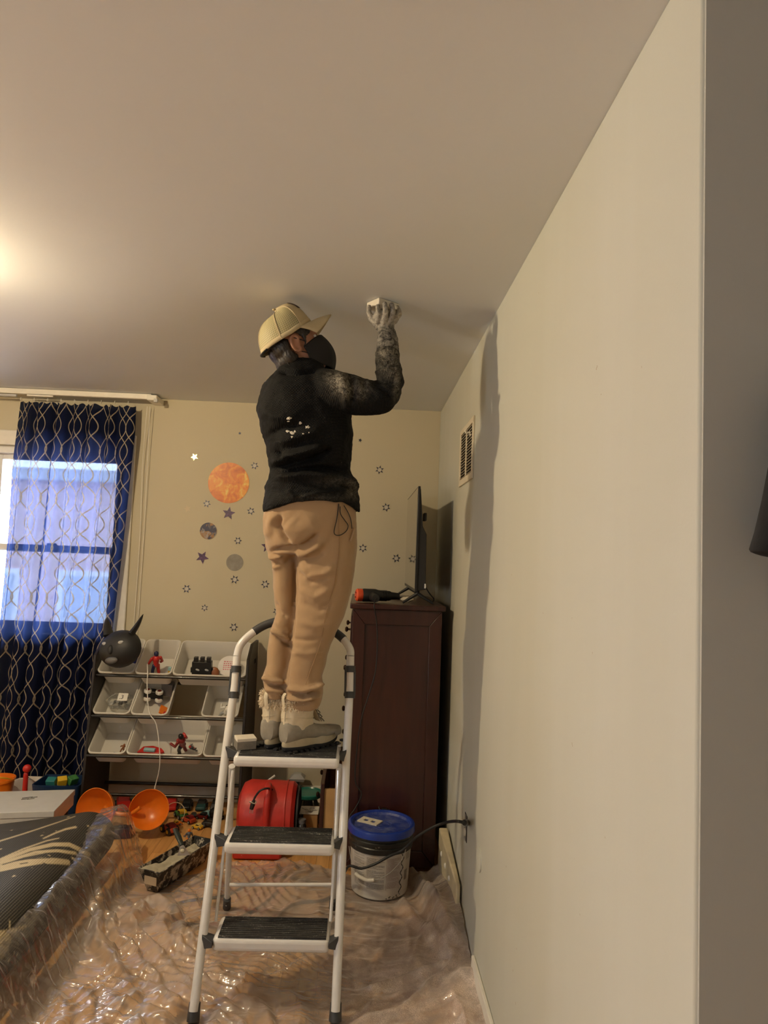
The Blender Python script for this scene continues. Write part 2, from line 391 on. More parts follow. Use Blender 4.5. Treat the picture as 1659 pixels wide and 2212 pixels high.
# ------------------------------------------------------------------ step ladder
M_LADW = mat('ladder_white_enamel', (0.74, 0.73, 0.715), 0.22, var=0.02, coat=0.3)
M_LADG = mat('ladder_grey_plastic', (0.045, 0.047, 0.052), 0.45)
k = NT('ladder_tread_rubber'); co = k.coord('Object'); n1 = k.noise(co, 210, 3, 0.6); n2 = k.noise(k.coord('Object', (1.0, 6, 1)), 16, 4, 0.6)
m = k.math('MULTIPLY', k.ramp(n1, [(0.56, 0.0), (0.66, 1.0)]), k.ramp(n2, [(0.5, 0.05), (0.72, 1.0)]))
k.put(k.mix(m, k.mix(k.ramp(n2, [(0.4, 0.0), (0.75, 0.55)]), (0.018, 0.018, 0.02), (0.10, 0.095, 0.088)), (0.5, 0.48, 0.44)), k.b.inputs['Base Color']); k.b.inputs['Roughness'].default_value = 0.62; M_TREAD = k.m
lad = thing('step_ladder', 'white steel three step folding ladder with black ribbed treads', 'ladder', (-.26, 2.6, 0))
LF, RF = PZ(417, 2205, .0095), PZ(724, 2205, .0095)
def rail_path(pts): return catmull([P(*p) for p in pts], 5)
leftp = [LF + Vector((0, 0, .03)), P(486, 1637, 2.60), P(507, 1480, 2.675), P(512, 1418, 2.70)]
rightp = [RF + Vector((0, 0, .03)), P(748, 1637, 2.60), P(756, 1480, 2.675), P(757, 1418, 2.70)]
arc = [P(512, 1418, 2.70), P(519, 1394, 2.715), P(538, 1373, 2.73), P(567, 1353, 2.75), P(600, 1342, 2.76), P(645, 1336, 2.765), P(688, 1341, 2.76), P(720, 1363, 2.745), P(742, 1381, 2.725), P(756, 1402, 2.712), P(757, 1418, 2.70)]
ac = catmull(arc, 5)
for pth in (leftp, rightp):
    MB().tube(pth[:2] + pth[2:], .0152, 16).build('rail', M_LADW, lad, True, world=True)
MB().tube(ac, .0148, 16).build('hand_rail', M_LADW, lad, True, world=True)
MB().tube(ac[12:41], .0165, 16).build('hand_grip', M_LADG, lad, True, world=True)
for a, b_ in ((leftp[2], leftp[3]), (rightp[2], rightp[3])):
    d = (b_ - a).normalized(); top = a.lerp(b_, .55)
    MB().tube([top - d*.012, top + d*.012], .0195, 16).build('clamp', M_LADG, lad, True, world=True)
    low = top - d*.095
    MB().tube([low - d*.012, low + d*.012], .0195, 16).build('clamp', M_LADG, lad, True, world=True)
    for sx in (-1, 1): MB().tube([top + Vector((sx*.0165, -.004, 0)), low + Vector((sx*.0165, -.004, 0))], .005, 8).build('clamp_bar', M_LADG, lad, True, world=True)
for F in (LF, RF):
    d = Vector((.0, .29, 1)).normalized()
    MB().tube([F, F + d*.05], [.021, .0185], 16).build('foot_cap', M_LADG, lad, True, world=True)
STEPS = []
for (xl, xr, yt, yb, bxl, bxr, byb, Yf) in ((503, 733, 1635, 1661, 512, 725, 1600, 2.495), (483, 722, 1822, 1850, 491, 714, 1788, 2.447), (458, 712, 2029, 2061, 472, 706, 1980, 2.395)):
    a, b_ = P(xl, yt, Yf), P(xr, yt, Yf); zt = (a.z + b_.z)/2; zb = P((xl+xr)/2, yb, Yf).z
    yb_ = PZ((bxl+bxr)/2, byb, zt).y; yb_ = min(max(yb_, Yf+.15), Yf+.21)
    STEPS.append((a.x, b_.x, Yf, yb_, zt))
    s = MB().box((a.x, Yf, zb), (b_.x, yb_, zt)).build('step', M_LADW, lad, bevel=.016, world=True, seg=4)
    mb = MB().box((a.x+.018, Yf+.006, zt-.002), (b_.x-.012, yb_-.012, zt+.0015))
    nr = 11; w_ = (yb_-.012 - Yf-.006)/nr
    for j in range(nr): mb.box((a.x+.018, Yf+.006 + j*w_ + w_*.22, zt+.0015), (b_.x-.012, Yf+.006 + j*w_ + w_*.78, zt+.0035))
    mb.build('tread', M_TREAD, s, world=True)
    for sx, e in ((-1, a.x), (1, b_.x)):
        rx = (leftp if sx < 0 else rightp); t = (zt-.02 - rx[0].z)/(rx[1].z - rx[0].z); rp = rx[0].lerp(rx[1], t)
        poly = [(0, -.012), (0, .012), (1, .024), (1, -.024)]
        mb = MB(); x0_, x1_ = e - sx*.002, rp.x
        mb.add([(x0_, rp.y-.03, zt-.028), (x0_, rp.y+.02, zt-.028), (x0_, rp.y+.02, zt-.010), (x0_, rp.y-.03, zt-.010), (x1_, rp.y-.012, zt-.042), (x1_, rp.y+.016, zt-.042), (x1_, rp.y+.016, zt+.004), (x1_, rp.y-.012, zt+.004)],
               [(0,1,2,3), (7,6,5,4), (0,4,5,1), (1,5,6,2), (2,6,7,3), (3,7,4,0)])
        mb.build('step_bracket', M_LADG, lad, world=True, bevel=.002)
for (fp, tp, sx) in (((490, 1960), (501, 1655), -1), ((719, 1960), (733, 1655), 1)):
    F = PZ(*fp, .0095); T = P(*tp, 2.69)
    MB().tube([F + Vector((0, 0, .02)), T], .0125, 14).build('rear_leg', M_LADW, lad, True, world=True)
    d = (T - F).normalized(); MB().tube([F, F + d*.055], [.0175, .016], 14).build('foot_cap', M_LADG, lad, True, world=True)
    MB().ball(F + d*.025 + Vector((0, -.0165, 0)), .0035).build('rivet', mat('steel', (.6, .6, .6), .3, 1.0), lad, True, world=True)
    H = P(733 if sx > 0 else 500, 1612, 2.665)
    MB().tube([H + Vector((-.006, 0, 0)), H + Vector((.006, 0, 0))], .014, 12).build('hinge', MATS['steel'], lad, True, world=True)
MB().tube([P(496, 1911, 2.985), P(716, 1911, 2.985)], .0075, 10).build('crossbar', M_LADW, lad, True, world=True)
MB().tube([P(466, 1990, 2.46), P(482, 1850, 2.51), P(503, 1664, 2.57)], .0055, 8).build('link_rod', M_LADW, lad, True, world=True)
MB().tube([P(714, 1990, 2.46), P(723, 1850, 2.51), P(731, 1664, 2.57)], .0055, 8).build('link_rod', M_LADW, lad, True, world=True)
TOPZ = STEPS[0][4]

# ------------------------------------------------------------------ dresser with an open bottom drawer
k = NT('mahogany_veneer'); mp = k.coord('Object', (8, 8, 0.7)); g = k.noise(mp, 3.0, 5, 0.55, 0.4)
k.put(k.ramp(g, [(0.3, (0.024, 0.005, 0.0035)), (0.7, (0.048, 0.0115, 0.0075))]), k.b.inputs['Base Color']); k.b.inputs['Roughness'].default_value = 0.32; k.b.inputs['Coat Weight'].default_value = 0.15; M_MAH = k.m
M_PINE = mat('drawer_pine', (0.50, 0.30, 0.12), 0.5, var=0.15, vscale=9)
DX0, DX1, DY0, DY1, DZ = -.028, .415, 3.45, 4.30, 1.262
dr = thing('dresser', 'tall dark mahogany dresser in the corner with its bottom drawer pulled out', 'dresser', ((DX0+DX1)/2, (DY0+DY1)/2, 0))
MB().box((DX0-.014, DY0-.016, DZ), (DX1+.016, DY1+.01, DZ+.026)).build('top', M_MAH, dr, world=True, bevel=.005)
MB().box((DX0+.012, DY0+.014, .05), (DX1, DY1, DZ)).build('carcass', M_MAH, dr, world=True)
sw, sz = .062, .075                                   # mitred frame of the end panel
def frame_piece(quad): 
    vs = [Vector((x, DY0, z)) for x, z in quad] + [Vector((x, DY0+.016, z)) for x, z in quad]
    return MB().add(vs, [(0,1,2,3), (7,6,5,4), (0,4,5,1), (1,5,6,2), (2,6,7,3), (3,7,4,0)])
a0, a1, b0, b1 = DX0+.001, DX1, .03, DZ
e = .0008
frame_piece([(a0, b1), (a1, b1), (a1-sw-e, b1-sz), (a0+sw+e, b1-sz)]).build('side_rail', M_MAH, dr, world=True, bevel=.0025)
frame_piece([(a0, b0), (a1, b0), (a1-sw-e, b0+sz), (a0+sw+e, b0+sz)]).build('side_rail', M_MAH, dr, world=True, bevel=.0025)
frame_piece([(a0, b0+e), (a0+sw, b0+sz+e), (a0+sw, b1-sz-e), (a0, b1-e)]).build('side_stile', M_MAH, dr, world=True, bevel=.0025)
frame_piece([(a1, b0+e), (a1-sw, b0+sz+e), (a1-sw, b1-sz-e), (a1, b1-e)]).build('side_stile', M_MAH, dr, world=True, bevel=.0025)
MB().box((a0+sw, DY0+.010, b0+sz), (a1-sw, DY0+.02, b1-sz)).build('side_panel', M_MAH, dr, world=True)
M_KNOB = mat('dark_bronze_knob', (0.05, 0.025, 0.015), 0.35, 0.6)
rows = [(1.225, 1.045), (1.035, .835), (.825, .625), (.615, .415), (.405, .12)]
for j, (zt, zb) in enumerate(rows):
    out = .115 if j == 4 else 0.0
    d = MB().box((DX0-.008-out, DY0+.03, zb), (DX0+.012-out, DY1-.03, zt)).build('drawer', M_MAH, dr, world=True, bevel=.003)
    for yy in (DY0+.24, DY1-.24):
        MB().lathe([(.004, .0), (.006, .0), (.005, .012), (.013, .018), (.015, .024), (.009, .03), (.001, .031)], (DX0-.008-out, yy, (zt+zb)/2 + (.02 if j == 4 else 0)), 14, Matrix.Rotation(-math.pi/2, 3, 'Y')).build('knob', M_KNOB, d, True, world=True)
    if out:
        mb = MB().box((DX0+.012-out, DY0+.04, zb+.02), (DX0+.02, DY0+.056, zt-.03)); mb.box((DX0+.012-out, DY1-.056, zb+.02), (DX0+.02, DY1-.04, zt-.03)); mb.box((DX0+.012-out, DY0+.05, zb+.02), (DX0+.02, DY1-.05, zb+.035))
        mb.build('drawer_box', M_PINE, d, world=True)

# ------------------------------------------------------------------ television standing on it, screen to the left
M_BLK = mat('black_plastic', (0.008, 0.008, 0.009), 0.35, var=0.1)
M_BLKM = mat('black_matt_plastic', (0.011, 0.011, 0.012), 0.55, var=0.1)
k = NT('tv_screen'); k.b.inputs['Base Color'].default_value = (0.004, 0.004, 0.005, 1); k.b.inputs['Roughness'].default_value = 0.06; k.b.inputs['Specular IOR Level'].default_value = 1.0; k.b.inputs['Coat Weight'].default_value = 1.0; k.b.inputs['Coat Roughness'].default_value = 0.04; M_SCR = k.m
YN_, YF_ = 3.475, 4.27
t0, tb = P(905, 1050, YN_), P(895, 1279, YN_)
TZ1, TZ0, TX = t0.z, tb.z, (t0.x + tb.x)/2
tv = thing('television', 'thin black flat screen television standing on the dresser facing the window', 'television', (TX, (YN_+YF_)/2, DZ+.026))
MB().box((TX, YN_, TZ0), (TX+.012, YF_, TZ1)).build('bezel', M_BLK, tv, world=True, bevel=.002)
MB().box((TX-.0012, YN_+.008, TZ0+.016), (TX+.002, YF_-.008, TZ1-.008)).build('screen', M_SCR, tv, world=True)
sec = [(TX+.010, TZ1-.01), (TX+.014, TZ1-.012), (TX+.030, TZ0+.33), (TX+.050, TZ0+.29), (TX+.054, TZ0+.015), (TX+.010, TZ0+.005)]
mb = MB(); mb.loft([[Vector((x, YN_+.006, z)) for x, z in sec], [Vector((x, YF_-.006, z)) for x, z in sec]]); mb.build('back_cover', M_BLKM, tv, world=True, bevel=.004)
MB().box((TX+.05, YN_+.03, TZ0+.36), (TX+.036, YN_+.10, TZ0+.40)).build('wall_bracket', M_BLKM, tv, world=True, bevel=.003)
MB().box((TX+.0545, YN_+.0048, TZ0+.02), (TX+.047, YN_+.0062, TZ0+.043)).build('rating_label', mat('white_label', (.7, .7, .68), .5), tv, world=True)
ft = DZ+.0265
for yy in (YN_+.07, YF_-.07):
    mb = MB(); c0 = Vector((TX+.02, yy, TZ0+.015))
    mb.tube([c0, c0 + Vector((0, 0, -.025)), Vector((TX-.055, yy-.01, ft+.006))], [.011, .010, .006], 8); mb.tube([c0, c0 + Vector((0, 0, -.025)), Vector((TX+.10, yy-.01, ft+.006))], [.011, .010, .006], 8)
    mb.build('stand_foot', M_BLKM, tv, True, world=True)
MB().tube(catmull([(TX+.05, YN_+.2, TZ0+.05), (TX+.09, YN_+.19, TZ0-.01), (TX+.112, YN_+.15, ft+.025), (TX+.118, YN_+.25, ft+.006)], 5), .003, 8).build('power_cord', M_BLKM, tv, True, world=True)

# ------------------------------------------------------------------ pail of joint compound
M_PAIL = mat('pail_white', (0.58, 0.555, 0.50), 0.4, var=0.05, vscale=14)
M_PBLK = mat('pail_black_band', (0.012, 0.013, 0.013), 0.4, speck=((.22, .2, .18), 40, .64))
k = NT('blue_lid'); co = k.coord('Object'); n = k.noise(co, 26, 6, 0.7); 
k.put(k.mix(k.ramp(n, [(0.42, 0.0), (0.75, 0.55)]), (0.012, 0.035, 0.24), (0.30, 0.33, 0.42)), k.b.inputs['Base Color']); k.b.inputs['Roughness'].default_value = 0.45; M_BLID = k.m
M_BRIM = mat('blue_rim', (0.012, 0.04, 0.30), 0.3, var=0.1)
fb = PZ(813, 1950, 0); BC = Vector((PZ(818, 1900, 0).x, fb.y+.128, .004)); BC.x = .5*(PZ(752, 1790, .29).x + PZ(897, 1790, .29).x)
pail = thing('compound_pail', 'white plastic joint compound pail with black band and dusty blue lid', 'pail', BC)
PH = .295
MB().lathe([(.118, 0), (.128, .008), (.139, .20), (.139, .215), (.118, .215), (.112, .02), (.0, .02)], n=48).build('body', M_PAIL, pail, True)
MB().lathe([(.1385, .200), (.1455, .203), (.147, .225), (.1435, .229), (.147, .234), (.1485, .25), (.144, .254), (.149, .259), (.1495, PH-.02), (.13, PH-.02)], n=48, cap=False).build('band', M_PBLK, pail, True)
lid = MB().lathe([(.0, PH-.012), (.128, PH-.012), (.134, PH-.006), (.137, PH+.004)], n=48, cap=False).build('lid', M_BLID, pail, True)
MB().lathe([(.134, PH-.008), (.136, PH+.003), (.143, PH+.006), (.152, PH+.003), (.1545, PH-.004), (.1545, PH-.026), (.149, PH-.028), (.149, PH-.012)], n=48, cap=False).build('lid_rim', M_BRIM, lid, True)
for r_ in (.05, .033): MB().lathe([(r_, PH-.012), (r_+.002, PH-.0105), (r_+.004, PH-.012)], n=32, cap=False).build('lid_ring', M_BLID, lid, True)
def on_pail(a, z, dr=.0): 
    r = .128 + (.139-.128)*(z-.008)/.192 + dr; return Vector((r*math.cos(a), r*math.sin(a), z))
lab = MB(); rr = [[on_pail(math.radians(-175 + 165*i/40), z, .0007) for i in range(41)] for z in (.022, .11, .198)]
lab.loft(rr, cap=False, closed=False); lb = lab.build('paper_label', mat('paper_label', (.54, .51, .47), .55), pail, True)
rngp = random.Random(7); pr = MB(); pr2 = MB()
def print_word(mb, a0, a1, z, h): mb.loft([[on_pail(a0, z, .0014), on_pail(a1, z, .0014)], [on_pail(a0, z+h, .0014), on_pail(a1, z+h, .0014)]], cap=False, closed=False)
def text_block(mb, d0, d1, z0, z1, lh, wmin, wmax, h):
    z = z1
    while z > z0:
        a = d0; end = d1 if rngp.random() > .25 else d0 + (d1-d0)*rngp.uniform(.4, .9)
        while a < end:
            w_ = min(rngp.uniform(wmin, wmax), end - a); print_word(mb, math.radians(a), math.radians(a+w_), z-h, h); a += w_ + .5
        z -= lh
        if rngp.random() < .1: z -= lh
text_block(pr, -150, -123, .055, .192, .0042, 1, 4, .0018); text_block(pr, -118, -84, .05, .188, .0045, 1, 5, .0019); text_block(pr2, -78, -54, .056, .186, .0032, .8, 3, .0014); text_block(pr, -36, -20, .165, .192, .0042, 1, 4, .0018)
M_INK = mat('print_ink', (.18, .16, .15), .6); M_INKR = mat('print_ink_red', (.27, .17, .15), .6)
tag(pr.build('small_print', M_INK, lb), kind='stuff'); tag(pr2.build('warning_print', M_INKR, lb), kind='stuff')
bx = MB()
for (d0, d1, z0_, z1_) in ((-80, -79.4, .05, .192), (-52.6, -52, .05, .192), (-80, -52, .05, .0512), (-80, -52, .1908, .192)): print_word(bx, math.radians(d0), math.radians(d1), z0_, z1_-z0_)
bx.build('warning_border', M_INKR, lb)
bc = MB(); a = -38
while a < -28:
    w_ = rngp.choice((.3, .5, .8)); print_word(bc, math.radians(a), math.radians(a+w_), .075, .045); a += w_ + rngp.choice((.3, .5))
tag(bc.build('barcode', M_INK, lb), kind='stuff')
dp = MB(); dp.tube([on_pail(math.radians(-46 + 3*math.sin(z*150) + 20*(.2-z)*-.6), z, .0015) for z in [.2 - .006*i for i in range(31)]], [.0008 + .0014*abs(math.sin(i*1.3)) for i in range(31)], 6)
for q in range(7): dp.ball(on_pail(math.radians(-78 + q*4 + (q%2)*2), .012 + .004*(q%3), .0), (.003, .003, .002+.001*(q%2)))
dp.build('drip', mat('black_paint_drip', (.012, .012, .012), .3), pail, True)
hd = [on_pail(math.radians(-42), .232, .010)] + [on_pail(math.radians(d), z, .016) for d, z in ((-55, .178), (-80, .125), (-105, .098), (-125, .098), (-145, .118))] + [on_pail(math.radians(-165), .2, .012)]
hc = catmull(hd, 6); wire = MB().tube(hc, .0017, 6).build('bail_wire', mat('bail_steel', (.42, .4, .37), .4, .7), pail, True)
MB().tube(hc[17:29], .0085, 12).build('bail_grip', M_PAIL, wire, True)
# cover plate and screws lying on the lid
LZ = PH - .012 + BC.z
pl = thing('outlet_cover_plate', 'ivory duplex outlet cover plate lying on the blue pail lid', 'cover plate', (PZ(799, 1775, LZ).x, PZ(799, 1775, LZ).y, LZ+.0005), math.radians(12))
def plate_mesh():
    W_, H_ = .034, .056; pts = []; holes = []
    m = MB(); z0_, z1_ = 0, .005
    xs = [-W_, -.017, .017, W_]; ys = [-H_, -.033, -.007, .007, .033, H_]
    for i in range(3):
        for j in range(5):
            if i == 1 and j in (1, 3):                  # rounded receptacle holes
                cx_, cy_ = 0, (ys[j]+ys[j+1])/2; n = 24
                hole = [(cx_ + .0165*math.cos(2*math.pi*q/n), cy_ + max(-.0118, min(.0118, .0165*math.sin(2*math.pi*q/n)))) for q in range(n)]
                def edge(q):
                    a = 2*math.pi*q/n; s_ = max(abs(math.cos(a))/.017, abs(math.sin(a))/.013); return (cx_ + math.cos(a)/s_, cy_ + math.sin(a)/s_)
                rings = [[Vector((*edge(q), z1_)) for q in range(n)], [Vector((*hole[q], z1_)) for q in range(n)], [Vector((*hole[q], z0_)) for q in range(n)], [Vector((*edge(q), z0_)) for q in range(n)]]
                m.loft(rings, cap=False)
            else: m.box((xs[i], ys[j], z0_), (xs[i+1], ys[j+1], z1_))
    return m
plate_mesh().build('plate', mat('ivory_plastic', (.74, .69, .56), .35, var=.05), pl)
pl.rotation_euler = (0, 0, math.radians(60)); pl.scale = (.92, .92, 1)
sp = PZ(830, 1755, LZ)
scw = thing('cord_plug', 'small black cord plug resting at the back of the blue pail lid', 'plug', (sp.x, sp.y, LZ))
MB().tube([(-.012, 0, .010), (.012, .004, .010)], [.011, .009], 10).build('plug_body', M_BLKM, scw, True); mb = MB(); [mb.box((.012, y_, .008), (.026, y_+.0015, .014)) for y_ in (-.004, .006)]; mb.build('prong', MATS['steel'], scw)
MB().tube(catmull([(-.012, 0, .010), (-.022, .004, .012), (-.026, .014, .022), (-.02, .016, .012)], 5), .0035, 8).build('cord_end', M_BLKM, scw, True)

# ------------------------------------------------------------------ things on the right wall
M_VENT = mat('vent_cream', (.70, .64, .52), .45, var=.04)
vy0, vy1, vz0, vz1 = 3.0, 3.345, 1.905, 2.125
v = thing('wall_vent', 'cream louvered wall vent high on the right wall near the corner', 'vent', (WALLX, (vy0+vy1)/2, vz0))
mb = MB(); xw = WALLX
for (ya, yb_, za, zb_) in ((vy0-.03, vy1+.03, vz1, vz1+.025), (vy0-.03, vy1+.03, vz0-.03, vz0), (vy0-.03, vy0, vz0, vz1), (vy1, vy1+.03, vz0, vz1), ((vy0+vy1)/2-.008, (vy0+vy1)/2+.008, vz0, vz1)): mb.box((xw-.008, ya, za), (xw-.0005, yb_, zb_))
mb.build('vent_frame', M_VENT, v, world=True, bevel=.002)
MB().box((xw-.001, vy0, vz0), (xw-.0002, vy1, vz1)).build('vent_dark', mat('vent_shadow', (.012, .010, .009), .8), v, world=True)
R45 = Matrix.Rotation(math.radians(-35), 3, 'Y')
slat = None
for j in range(16):
    for (ya, yb_) in ((vy0, (vy0+vy1)/2-.008), ((vy0+vy1)/2+.008, vy1)):
        c = Vector((xw-.005, (ya+yb_)/2, vz0 + .006 + j*(vz1-vz0-.01)/15.3))
        if slat is None: slat = MB().cbox((0, 0, 0), (.006, yb_-ya, .0017), R45).mesh('slat'); slat.materials.append(M_VENT)
        o = bpy.data.objects.new('slat', slat); col.objects.link(o); o.location = c; o.parent = v; o.matrix_parent_inverse = chain(v).inverted()
h = PX(1017, 938, WALLX); hk = thing('wall_hook', 'small white plastic hook above the wall vent', 'hook', h)
MB().lathe([(.012, 0), (.012, .004), (.001, .006)], n=14, rot=Matrix.Rotation(-math.pi/2, 3, 'Y')).build('hook_base', M_TRIM, hk, True)
MB().tube(catmull([(-.004, 0, .01), (-.02, 0, .004), (-.024, 0, .016), (-.018, 0, .022)], 4), .004, 8).build('hook_arm', M_TRIM, hk, True)
oc = PX(1007, 1787, WALLX)
ob = thing('wall_outlet', 'bare duplex outlet without cover plate low on the right wall', 'outlet', (WALLX, oc.y, oc.z))
MB().box((-.002, -.028, -.052), (-.0003, .028, .052)).build('box_opening', mat('box_dark', (.03, .025, .02), .7), ob)
MB().box((-.004, -.011, -.050), (-.001, .011, .050)).build('yoke', mat('yoke_steel', (.45, .42, .38), .4, .8), ob)
for zz in (-.019, .019): MB().lathe([(.0155, 0), (.0155, .006), (.001, .007)], (-.003, 0, zz), 18, Matrix.Rotation(-math.pi/2, 3, 'Y')).build('receptacle', MATS['ivory_plastic'], ob, True)
pc = PX(1036, 1857, WALLX); dp_ = thing('door_stop_disc', 'round white wall bumper stuck on the right wall past the outlet', 'wall bumper', (WALLX, pc.y, pc.z))
MB().lathe([(.042, 0), (.042, .004), (.030, .007), (.012, .006), (.001, .005)], n=28, rot=Matrix.Rotation(-math.pi/2, 3, 'Y')).build('disc', M_RIGHT, dp_, True)
bk = thing('baseboard_block', 'cream painted wooden block loosened at the foot of the right wall', 'wooden block', (.45, 3.18, 0))
mb = MB(); mb.add([(.424, 3.39, .0), (.466, 3.39, 0), (.466, 2.95, 0), (.448, 2.95, 0), (.424, 3.39, .245), (.466, 3.39, .245), (.466, 2.95, .18), (.448, 2.95, .18)], [(3,2,1,0), (4,5,6,7), (0,1,5,4), (1,2,6,5), (2,3,7,6), (3,0,4,7)])
mb.build('block', mat('old_cream_paint', (.66, .57, .38), .5, var=.12), bk, world=True, bevel=.006)
for q in range(3): MB().ball((.428 + .0054*q, 3.30-.1*q, .16-.01*q), (.006, .01, .012)).build('paint_chip', M_TRIM, bk, True, world=True)
# black garment hanging on the hall wall, at the frame edge
g = P(1659, 1110, EDGEY-.03)
jk = thing('hanging_jacket', 'black jacket hanging on the grey hall wall', 'jacket', (g.x+.06, EDGEY-.06, g.z))
rings = []
for (py, lx, hd_) in ((800, 1700, .02), (900, 1684, .03), (1010, 1660, .034), (1080, 1647, .036), (1150, 1631, .038), (1186, 1620, .04), (1192, 1622, .03), (1196, 1630, .02)):
    l = P(lx, py, EDGEY-.06); n = 36; w_ = .11
    rings.append([Vector((l.x + w_*(1-math.cos(2*math.pi*q/n))*1.0, EDGEY-.062 - hd_*math.sin(2*math.pi*q/n)*(1+.14*math.sin(9*q)), l.z - .035*(1-math.cos(2*math.pi*q/n))/2*(1 if py > 1150 else 0))) for q in range(n)])
MB().loft(rings).build('sleeve', mat('black_cloth', (.006, .006, .007), .85, bump=.3, bscale=400), jk, 'all', world=True)
MB().tube([(g.x+.11, EDGEY-.006, P(1659, 800, EDGEY).z), (g.x+.11, EDGEY-.07, P(1659, 792, EDGEY).z)], .008, 10).build('hook_peg', M_TRIM, jk, True, world=True)
# ------------------------------------------------------------------ toy rack with tilted bins
M_ESP = mat('espresso_board', (0.014, 0.009, 0.007), 0.42, var=0.25, vscale=8)
M_DOWEL = mat('espresso_dowel', (0.010, 0.007, 0.006), 0.3, coat=0.3)
k = NT('bin_plastic'); k.b.inputs['Base Color'].default_value = (0.76, 0.735, 0.68, 1); k.b.inputs['Roughness'].default_value = 0.38
tl = k.node('ShaderNodeBsdfTranslucent'); tl.inputs[0].default_value = (0.8, 0.77, 0.72, 1); ms = k.node('ShaderNodeMixShader'); ms.inputs[0].default_value = 0.22
k.l.new(k.b.outputs[0], ms.inputs[1]); k.l.new(tl.outputs[0], ms.inputs[2]); k.l.new(ms.outputs[0], k.out.inputs[0]); M_BIN = k.m
RX0, RX1 = -1.462, -.622
rack = thing('toy_rack', 'dark brown wooden toy rack with rows of tilted white bins', 'toy rack', ((RX0+RX1)/2, 4.13, 0))
prof = [(3.92, 0), (4.335, 0), (4.335, .985), (4.12, .985), (4.0, .91)]
for xa, xb in ((RX0-.016, RX0), (RX1, RX1+.016)):
    vs = [[Vector((x, y, z)) for y, z in prof] for x in (xa, xb)]
    o = MB().loft(vs).build('side_panel', M_ESP, rack, world=True, bevel=.003)
MB().box((RX1+.0155, 4.20, .86), (RX1+.0175, 4.25, .885)).build('hand_slot', mat('slot_black', (.004, .003, .003), .8), rack, world=True)
tiers = []
for (py, Yr, Yb) in ((1458, 4.02, 4.22), (1546, 3.985, 4.19), (1632, 3.95, 4.16)):
    zr = .5*(P(240, py, Yr).z + P(500, py+10, Yr).z); tiers.append((Yr, zr))
    MB().tube([(RX0, Yr, zr), (RX1, Yr, zr)], .0085, 12).build('front_dowel', M_DOWEL, rack, True, world=True)
    MB().tube([(RX0, Yr+.226, zr+.150), (RX1, Yr+.226, zr+.150)], .0085, 12).build('rear_dowel', M_DOWEL, rack, True, world=True)
MB().tube([(RX0, 3.95, P(300, 1718, 3.95).z), (RX1, 3.95, P(300, 1718, 3.95).z)], .009, 12).build('front_dowel', M_DOWEL, rack, True, world=True)
MB().tube([(RX0, 4.27, P(350, 1693, 4.27).z), (RX1, 4.27, P(350, 1693, 4.27).z)], .010, 12).build('rear_dowel', M_DOWEL, rack, True, world=True)
def rrect(w, l, r, z, n=5, y0=0):
    out = []
    for cx_, cy_, a0 in ((w/2-r, y0+l-r, 0), (-w/2+r, y0+l-r, 90), (-w/2+r, y0+r, 180), (w/2-r, y0+r, 270)):
        for q in range(n+1):
            a = math.radians(a0 + 90*q/n); out.append(Vector((cx_ + r*math.cos(a), cy_ + r*math.sin(a), z)))
    return out
TILT = math.radians(38); BL = .272
def bin_mesh(w, depth=.115):
    t = .0025; m = MB()
    rings = [rrect(w-.05, BL-.075, .02, -depth, y0=.03), rrect(w-.018, BL-.02, .025, -.012, y0=.010), rrect(w-.018, BL-.02, .025, -.008, y0=.010), rrect(w, BL, .028, -.008), rrect(w, BL, .028, 0), rrect(w-.012, BL-.012, .025, .0015, y0=.006), rrect(w-.022, BL-.022, .023, -.004, y0=.011), rrect(w-.055, BL-.08, .018, -depth+t, y0=.0325)]
    m.loft(rings); return m
BINMESH = {}
U = (RX1 - RX0) / 4
BINS = {}
for (tier, c0, wn, lab) in ((0, 0, 1, 'small white bin on the top tier holding a black mask'), (0, 1, 1, 'small white bin on the top tier holding a red figure'), (0, 2, 2, 'wide white bin on the top tier holding a black blocky toy'),
                            (1, 0, 1, 'small white bin on the middle tier holding a clear bag'), (1, 1, 1, 'small white bin on the middle tier holding a truck with white wheels'), (1, 2.86, 1, 'small white bin on the middle tier holding a white robot'),
                            (2, 0, 1, 'small white bin on the bottom tier with two tiny toys'), (2, 1, 2, 'wide white bin on the bottom tier with red toys'), (2, 3, 1, 'empty small white bin at the end of the bottom tier')):
    Yr, zr = tiers[tier]; w_ = wn*U - .003
    if wn not in BINMESH: BINMESH[wn] = bin_mesh(w_).mesh('bin')
    o = link('toy_bin', BINMESH[wn], M_BIN, smooth=True); o.location = (RX0 + (c0 + wn/2)*U, Yr-.010, zr+.0165); o.rotation_euler = (TILT, 0, 0)
    tag(o, lab, 'bin', 'white bins on the toy rack'); BINS[(tier, c0)] = o
def inbin(key, x, y, z):                               # bin-local point (z 0 = rim, y 0 = front lip)
    return chain(BINS[key]) @ Vector((x, y, z))

